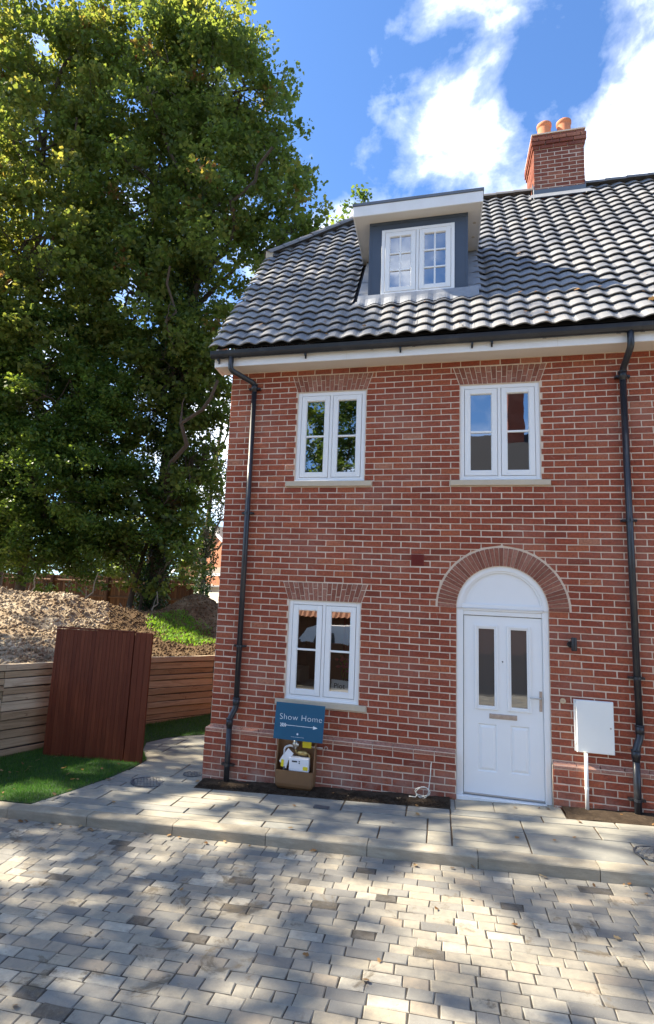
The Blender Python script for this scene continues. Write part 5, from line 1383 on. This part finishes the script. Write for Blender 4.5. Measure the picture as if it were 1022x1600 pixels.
# leaning trunk, stems and slender ivy tree by the fence
tree('hawthorn_tree', 'slim leaning tree with a bare pale trunk between the two mounds', (-5.9, 8.4, BZ),
     [(-5.9, 8.4, BZ-.1), (-5.72, 8.4, 2.2), (-5.5, 8.5, 3.4), (-5.2, 8.6, 4.8)], [.10, .08, .06, .04],
     [(-4.9, 8.5, 4.6, 1.0, .9, .9, .9), (-5.9, 8.3, 3.9, .9, .8, .8, .9), (-4.4, 8.6, 5.9, .9, .9, .9, .8)], 9, 40, .09, 'shrub', QUAD, spread=.36, bark='bark')
tree('ash_tree', 'slender ivy-wrapped tree with sparse side branches close to the house corner', (-4.35, 10.2, BZ),
     [(-4.35, 10.2, BZ-.1), (-4.3, 10.2, 3.5), (-4.2, 10.2, 6), (-3.9, 10.2, 8.6)], [.10, .085, .06, .03],
     [(-3.7, 10.0, 6.6, .85, .8, .5, .55), (-3.4, 10.0, 5.2, .8, .8, .5, .6), (-4.6, 10.1, 6.0, .8, .8, .8, .8), (-4.3, 10.0, 4.4, .7, .7, .7, .7), (-3.3, 10.0, 4.1, .55, .6, .4, .5), (-3.6, 9.9, 7.9, .6, .6, .5, .4)], 9, 34, .085, 'shrub', QUAD, spread=.3,
     bark='bark_pale', ivy=[((-4.35, 10.2, BZ), (-4.15, 10.2, 6.6), .26, .38, 5200)])
# top of a tree showing over the dormer
tree('lime_tree', 'tree behind the house whose top twigs show above the roof beside the dormer', (.9, 13.0, 0),
     [(.9, 13, -.1), (.8, 13, 6), (.4, 13, 12), (.1, 13, 16.5)], [.25, .22, .15, .04],
     [(-.05, 13, 17.0, .75, .7, .55, .9), (-.6, 13, 15.9, .8, .8, .9, .6), (.9, 13, 14.0, 1.6, 1.6, 1.4, .8), (.2, 13, 12.0, 2.0, 1.6, 1.8, .8)], 7, 34, .12, 'shrub')
for i, (x, w, h) in enumerate(((-8.6, 1.7, 3.4), (-12.4, 2.2, 3.9), (-16.6, 2.2, 4.2), (-21., 2.4, 4.4))):
    tree('garden_shrub', ('rounded green garden shrub behind the fence, left of the sycamore trunk', 'green garden shrub behind the fence above the chalk rubble', 'large green garden shrub behind the fence at the left edge', 'green garden shrub behind the fence beyond the left edge')[i], (x, 15.3, 1.0), [(x, 15.3, .9), (x, 15.3, 2.0), (x, 15.3, h*.8)], [.09, .07, .03],
         [(x, 15.3, h, w, 1.0, 1.3, 1), (x-w*.6, 15.4, h-.6, w*.8, .9, 1.2, 1), (x, 15.5, h+1.3, w, 1., 1.2, 1), (x+w*.6, 15.4, h-.5, w*.7, .9, 1.1, 1)], 7, 44, .13, ('leaf', 'shrub', 'leaf', 'shrub')[i], QUAD, 'shrubs behind the fence', spread=.42, bmax=4)
# pale trees far behind, seen through the gap by the house corner
for i, (x, y, h, lab) in enumerate(((-10.5, 46, 8.5, 'pale sunlit tree far behind the bungalow, seen by the house corner'), (-17, 50, 10., 'pale distant tree behind the fence, half hidden by the sycamore trunk'), (-26, 44, 9., 'distant rounded tree beyond the fence at the left'))):
    tree('distant_tree', lab, (x, y, 0), [(x, y, 0), (x, y, h*.5), (x, y, h*.8)], [.25, .2, .08], [(x, y, h*.62, 3.2, 3., 2.9, .55), (x+2, y, h*.5, 2.2, 2, 2, .5), (x-2.4, y, h*.5, 2.2, 2, 2, .5)], 1.5, 30, .30, 'far_leaf', QUAD, 'distant trees behind the fence', spread=.6, bmax=4)
# trees beyond the left edge whose shade dapples the road, and trees across the road
tree('roadside_tree', 'broad tree outside the view on the left whose shade dapples the house', (-12.6, -.6, 0),
     [(-12.6, -.6, -.5), (-12.5, -.6, 6), (-12.4, -.6, 12)], [.35, .3, .15],
     [(-12.4, -1.0, 13.2, 2.9, 2.6, 3.0, .52), (-11.6, 1.4, 15.6, 2.4, 2.0, 2.2, .5), (-13.6, -3., 11., 2.6, 2.4, 2.6, .48), (-13., 1.6, 11.6, 2.6, 2.2, 2.6, .5), (-12.4, -1.6, 17.0, 2.0, 2.0, 1.6, .5), (-12.6, 3.0, 14.0, 2.4, 2.0, 2.2, .9), (-12.4, 5.2, 14.8, 2.2, 1.6, 2.4, .9), (-12.6, .8, 13.4, 2.0, 1.6, 1.8, .8), (-12.8, .7, 9.8, 2.2, 1.3, 2.2, .9), (-12.6, 1.5, 19.2, 2.6, 2.3, 2.3, .75)],
     4.6, 22, .17, 'leaf', QUAD, 'trees to the left of the road', spread=.30, bmax=8)
tree('roadside_tree', 'second broad tree outside the view on the left, nearer the camera', (-13.4, -6.2, -.3),
     [(-13.4, -6.2, -.8), (-13.3, -6.1, 5), (-13.2, -6., 10)], [.32, .27, .15],
     [(-13.2, -5.4, 11.2, 2.6, 2.2, 2.6, .44), (-12.2, -3.8, 13.0, 2.2, 2.0, 2.4, .42), (-13.4, -7.6, 10., 2.6, 2.4, 2.6, .42), (-12., -4.6, 9.4, 1.8, 1.8, 1.8, .40)],
     4.6, 22, .17, 'leaf', QUAD, 'trees to the left of the road', spread=.30, bmax=8)
for i, (x, y, h) in enumerate(((-3.2, -25., 19.), (-9.5, -25., 15.))):
    tree('opposite_tree', ('dark tree across the road mirrored in the upper left window', 'dark tree across the road further from the garage')[i], (x, y, -.5), [(x, y, -.6), (x, y, h*.4), (x, y, h*.75)], [.3, .25, .1],
         [(x, y, h*.72, 3.2, 2.6, 4.0, 1.5), (x+1.8, y+.5, h*.5, 2.9, 2., 3.2, 1.5), (x-2., y, h*.5, 2.3, 2, 2.4, 1), (x+1.2, y, h*.3, 2., 1.8, 2., 1)], 2.4, 34, .19, 'shrub', QUAD, 'trees across the road', spread=.55, bmax=4)

# bare stems at the top of the rubble
stems = [((-8.0, 6.3), (-.25, 0, .9)), ((-7.75, 6.3), (.35, 0, 1.25)), ((-7.5, 6.3), (.25, 0, .75)), ((-6.2, 6.5), (.5, 0, 1.4)), ((-6.35, 6.5), (.2, .1, .7)), ((-8.9, 6.0), (.2, 0, .6)), ((-4.55, 7.4), (.1, 0, .9)), ((-6.6, 6.4), (.7, 0, .4)), ((-5.0, 7.2), (-.4, 0, .7))]
STL = ['short upright bare stem, leftmost but one behind the chalk rubble', 'long bare stem leaning right behind the middle of the chalk rubble', 'bare stem forming a low crossing with the long leaning one', 'tallest curved bare stem beside the brown mound', 'short bare stem at the foot of the tallest curved one', 'leftmost small bare stem at the top of the chalk rubble', 'small bare stem near the slender ivy tree by the brown mound', 'nearly flat bare stem lying over the chalk and brown soil border', 'bare stem leaning left between the two brown mounds']
for i, ((x, y), d) in enumerate(stems):
    z = float(bank_h(np.array(x), np.array(y)))-.05; t = thing('bare_stem', STL[i], 'stem', (x, y, z), 'bare stems behind the rubble')
    mb = MB(); pts = branch(mb, (x, y, z), (x+d[0], y+d[1], z+d[2]), .035, .012, .25, 6, 0, 6); branch(mb, pts[3], pts[3]+Vector((random.uniform(-.3, .3), 0, .3)), .015, .006, .2, 3, 0, 5); mb.build('stem', M['bark_pale'], t, True)

# ------------------------------------------------------------------ close-boarded fence behind
t = thing('boarded_fence', 'tall brown close-boarded fence with posts and rails behind the bank', 'fence', (-9, 13.2, 1.2))
FYf = 13.2; FZ0, FZ1 = 1.15, 2.93
def fence_y(x): return FYf+.02*(x+5)
x = -5.6; nbd = 0; fm = MB()
while x > -26:
    w = .098; y = fence_y(x); z1 = FZ1+.02*math.sin(x*1.1)+random.uniform(-.008, .008)
    mb = MB() if nbd < 200 else fm
    mb.ct = random.random(); mb.hexa([(x-w, y+.012, FZ0), (x+.012, y, FZ0), (x+.012, y+.010, FZ0), (x-w, y+.022, FZ0), (x-w, y+.012, z1), (x+.012, y, z1), (x+.012, y+.010, z1), (x-w, y+.022, z1)])
    if nbd < 200: mb.build('board', M['fence'], t)
    x -= w; nbd += 1
if fm.v: fm.build('board', M['fence'], t)
for k in range(9):
    x = -6.9-k*2.35; mb = MB(); mb.ct = .05; y = fence_y(x); mb.box(x-.055, x+.055, y-.115, y-.004, FZ0-.1, FZ1-.03, .006); mb.build('post', M['fence'], t)
for z in (FZ0+.35, FZ0+1.0, FZ0+1.55):
    mb = MB(); mb.ct = .75; xa, xb = -25.8, -5.55; mb.hexa([(xa, fence_y(xa)-.045, z), (xb, fence_y(xb)-.045, z), (xb, fence_y(xb)-.002, z+.02), (xa, fence_y(xa)-.002, z+.02), (xa, fence_y(xa)-.045, z+.04), (xb, fence_y(xb)-.045, z+.04), (xb, fence_y(xb)-.002, z+.085), (xa, fence_y(xa)-.002, z+.085)]); mb.build('rail', M['fence'], t)

# ------------------------------------------------------------------ bungalow behind the fence
M['far_brick'] = plain('orange_brick', (.42, .17, .09), .9, var=.18, scale=5)
t = thing('brick_bungalow', 'orange brick bungalow with white bargeboards behind the fence at the house corner', 'house', (-8, 27, 1))
hx0, hx1, hy = -12.5, -6.2, 25.0
mb = MB(); ap = ((hx0+hx1)/2+.2, 6.6); mb.quad((hx0, hy, .5), (hx1, hy, .5), (hx1, hy, 4.6), (ap[0], hy, ap[1]), (hx0, hy, 4.2)); mb.box(hx0, hx1, hy+.01, hy+8, .5, 4.2); wo = mb.build('wall', M['far_brick'], t)
M['far_tile'] = plain('brown_roof_tile', (.20, .16, .13), .85, var=.25, scale=9, bs=.6, bscale=10)
mb = MB()
for a, b in (((hx0-.4, 4.0), (ap[0], ap[1]+.12)), ((ap[0], ap[1]+.12), (hx1+.4, 4.5))): mb.quad((a[0], hy-.35, a[1]), (b[0], hy-.35, b[1]), (b[0], hy+8.3, b[1]), (a[0], hy+8.3, a[1]))
mb.build('roof', M['far_tile'], t)
for a, b in (((hx0-.4, 4.0), (ap[0], ap[1]+.12)), ((ap[0], ap[1]+.12), (hx1+.4, 4.5))):
    mb = MB(); mb.hexa([(a[0], hy-.40, a[1]-.22), (b[0], hy-.40, b[1]-.22), (b[0], hy-.36, b[1]-.22), (a[0], hy-.36, a[1]-.22), (a[0], hy-.40, a[1]), (b[0], hy-.40, b[1]), (b[0], hy-.36, b[1]), (a[0], hy-.36, a[1])]); mb.build('bargeboard', M['white'], t)
for wx0 in (-8.05, -11.3):
    mb = MB(); mb.box(wx0, wx0+1.3, hy-.05, hy+.02, 2.35, 3.75, .01); wo_ = mb.build('window', M['white'], t); mb = MB(); mb.quad((wx0+.1, hy-.055, 2.45), (wx0+1.2, hy-.055, 2.45), (wx0+1.2, hy-.055, 3.65), (wx0+.1, hy-.055, 3.65)); mb.build('pane', M['glass'], wo_)
mb = MB(); mb.quad((-8.9, hy-1.3, 3.82), (-6.0, hy-1.3, 3.82), (-6.0, hy-.0, 4.25), (-8.9, hy, 4.25)); mb.box(-8.9, -6.0, hy-1.32, hy-1.28, 3.70, 3.83); mb.build('porch_roof', M['far_tile'], t)
mb = MB(); mb.box(-8.92, -5.98, hy-1.36, hy-1.325, 3.66, 3.80); mb.build('porch_fascia', M['white'], t)
mb = MB(); mb.box(-8.62, -8.5, hy-1.25, hy-1.13, .8, 3.68); mb.build('porch_post', M['white'], t); t.rotation_euler.z = rad(-32)
t = thing('rendered_outbuilding', 'small white rendered outbuilding at the end of the fence by the house corner', 'outbuilding', (-5, 15, 1.2))
mb = MB(); mb.box(-5.52, -3.2, 13.6, 16.5, 1.0, 2.72); mb.build('wall', M['mould'], t); mb = MB(); mb.box(-5.6, -3.1, 13.5, 16.6, 2.721, 2.78, .005); mb.build('roof', M['lead'], t); t.rotation_euler.z = rad(-28)

# ------------------------------------------------------------------ across the road (seen mirrored in the windows)
t = thing('opposite_house', 'red brick house across the road with dark roof and chimney, mirrored in a window', 'house', (6.2, -19, 0))
mb = MB(); mb.box(1.6, 12, -23, -16, -.6, 5.6); 
mb.build('wall', M['far_brick'], t)
mb = MB(); mb.quad((1.3, -15.6, 5.4), (12.3, -15.6, 5.4), (12.3, -19.5, 9.95), (2.6, -19.5, 9.95)); mb.quad((1.3, -23.4, 5.4), (2.6, -19.5, 9.95), (12.3, -19.5, 9.95), (12.3, -23.4, 5.4)); mb.quad((1.3, -15.6, 5.4), (2.6, -19.5, 9.95), (1.3, -23.4, 5.4)); rf = mb.build('roof', M['grey_roof'], t)
mb = MB(); mb.box(5.5, 6.15, -19.9, -19.1, 8.5, 11.7); mb.build('chimney', M['chimney_brick'], t)
mb = MB(); mb.lathe((5.82, -19.5, 11.7), [(.13, 0), (.11, .5), (.13, .55), (.1, .55)], 14); mb.build('chimney_pot', M['terracotta'], t)
for wx0, z0 in ((3, 1.0), (8.6, 1.0), (3, 3.7), (6, 3.7), (8.6, 3.7)):
    mb = MB(); mb.box(wx0, wx0+1.1, -16.01, -15.95, z0, z0+1.2, .01); w2 = mb.build('window', M['white'], t); mb = MB(); mb.quad((wx0+.1, -15.945, z0+.1), (wx0+1, -15.945, z0+.1), (wx0+1, -15.945, z0+1.1), (wx0+.1, -15.945, z0+1.1)); mb.build('pane', M['glass_door'], w2)
mb = MB(); mb.box(6.0, 7.0, -16.01, -15.95, -.2, 2.1, .01); mb.build('door', M['white'], t)
M['far_tile_red'] = plain('weathered_orange_tile', (.27, .12, .065), .85, var=.3, scale=9)
t = thing('orange_roofed_garage', 'long low garage with orange pantile roof across the road behind the white van', 'garage', (-4, -20, -.3))
mb = MB(); mb.box(-9, 1.3, -22.5, -18.4, -.5, 1.87); mb.build('wall', M['fence'], t)
mb = MB(); x = -9.3
while x < 1.5:
    mb.ct = random.random(); mb.quad((x, -18.05, 1.82), (x+.11, -18.05, 1.87), (x+.11, -20.4, 3.5), (x, -20.4, 3.45)); mb.quad((x+.11, -18.05, 1.87), (x+.22, -18.05, 1.82), (x+.22, -20.4, 3.45), (x+.11, -20.4, 3.5)); x += .22
mb.quad((-9.3, -20.4, 3.46), (1.5, -20.4, 3.46), (1.5, -22.9, 2.0), (-9.3, -22.9, 2.0))
mb.build('roof', M['far_tile_red'], t)
t = thing('white_van', 'white panel van parked across the road before the orange roofed garage', 'van', (-.5, -15.5, -.42))
mb = MB(); zg = -.42; prof2 = [(-1.9, zg+.35), (-1.9, zg+1.0), (-1.55, zg+1.12), (-.95, zg+1.85), (-.6, zg+1.98), (2.3, zg+2.0), (2.42, zg+1.85), (2.45, zg+.4)]
A2 = [(x-.95, -14.6, z) for x, z in prof2]; B2 = [(x-.95, -16.35, z) for x, z in prof2]
mb.quad(*A2[::-1]); mb.quad(*B2)
for i in range(len(prof2)): j = (i+1) % len(prof2); mb.quad(A2[i], A2[j], B2[j], B2[i])
vb = mb.build('body', M['white'], t)
mb = MB(); mb.quad((-1.7, -14.59, zg+1.15), (-.9, -14.59, zg+1.15), (-.9, -14.59, zg+1.72), (-1.5, -14.59, zg+1.72)); mb.build('side_window', M['glass_door'], t)
mb = MB(); mb.quad((-2.45, -14.7, zg+1.15), (-2.45, -16.25, zg+1.15), (-1.93, -16.25, zg+1.80), (-1.93, -14.7, zg+1.80)); mb.build('windscreen', M['glass_door'], t)
for x in (-2.1, .7):
    for y in (-14.65, -16.3): mb = MB(); mb.tube([(x, y-.1, zg+.33), (x, y+.1, zg+.33)], .33, 18); wh = mb.build('wheel', M['black'], t); mb = MB(); mb.tube([(x, y-.105, zg+.33), (x, y+.105, zg+.33)], .19, 14); mb.build('rim', M['steel'], wh)

t = thing('opposite_fence', 'low dark brown fence across the road in front of the white van', 'fence', (-4, -13.2, -.4))
for k in range(18):
    mb = MB(); mb.ct = random.random(); x0 = -10+k*.9; mb.box(x0, x0+.89, -13.2, -13.16, -.45, 1.0); mb.build('panel', M['fence'], t)
    mb = MB(); mb.ct = .1; mb.box(x0-.05, x0+.05, -13.3, -13.2, -.5, 1.08); mb.build('post', M['fence'], t)

# ------------------------------------------------------------------ fallen leaves
C = []
for cx, cy, sx, sy, n, zf in ((-1.9, -.3, .5, .5, 16, zp), (-2.6, 0, .4, .5, 10, zp), (-1.0, KERB_F-.08, .6, .05, 12, zr), (-.3, .2, .5, .6, 8, zp), (2.5, -1.0, 2.4, .35, 14, zp), (2.4, KERB_F-.06, 2.6, .05, 34, zr), (2.0, -3.0, 2.2, .9, 20, zr), (2.0, -.2, 1.3, .1, 14, zp), (4.8, -.2, .6, .1, 12, zp)):
    x = cx+RNG.normal(size=n)*sx; y = cy+RNG.normal(size=n)*sy; 
    if zf is zp: y = np.clip(y, KERB_B+.02, 5)
    C.append(np.stack([x, y, zf(x, y)+np.where((zf is zp) & (x < -1.2), .045, .014)], 1))
C = np.concatenate(C); sz = RNG.uniform(.02, .055, len(C)); sz[:26] *= 1.5
V, F = leaves(C, sz, LEAF, 3.5); link('fallen_leaves', fast_mesh('fallen_leaves', V, F, M['dead_leaf'], RNG.random(len(C))), None, kind='stuff', label='dry brown leaves lying on the lawn, paving and road', category='leaves')
C = []
for _ in range(60):
    x = random.uniform(.1, 6.5); v = random.choice([random.uniform(.1, 1.2), random.uniform(0, 4)]); 
    if 1.5 < x < 3.3 and v > .9: continue
    C.append(R3(x, v, .05+tile_prof(x/WV)))
C = np.array(C); V, F = leaves(C, RNG.uniform(.03, .07, len(C)), LEAF, .6, np.array([0, -2., 1.6])); link('roof_leaves', fast_mesh('roof_leaves', V, F, M['dead_leaf'], RNG.random(len(C))*.6), None, kind='stuff', label='dry brown leaves caught on the grey roof tiles', category='leaves')

if 0: print('LEAVES', LEAFN, 'tris', sum(len(o.data.loops)-2*len(o.data.polygons) for o in COL.objects if o.type == 'MESH'))
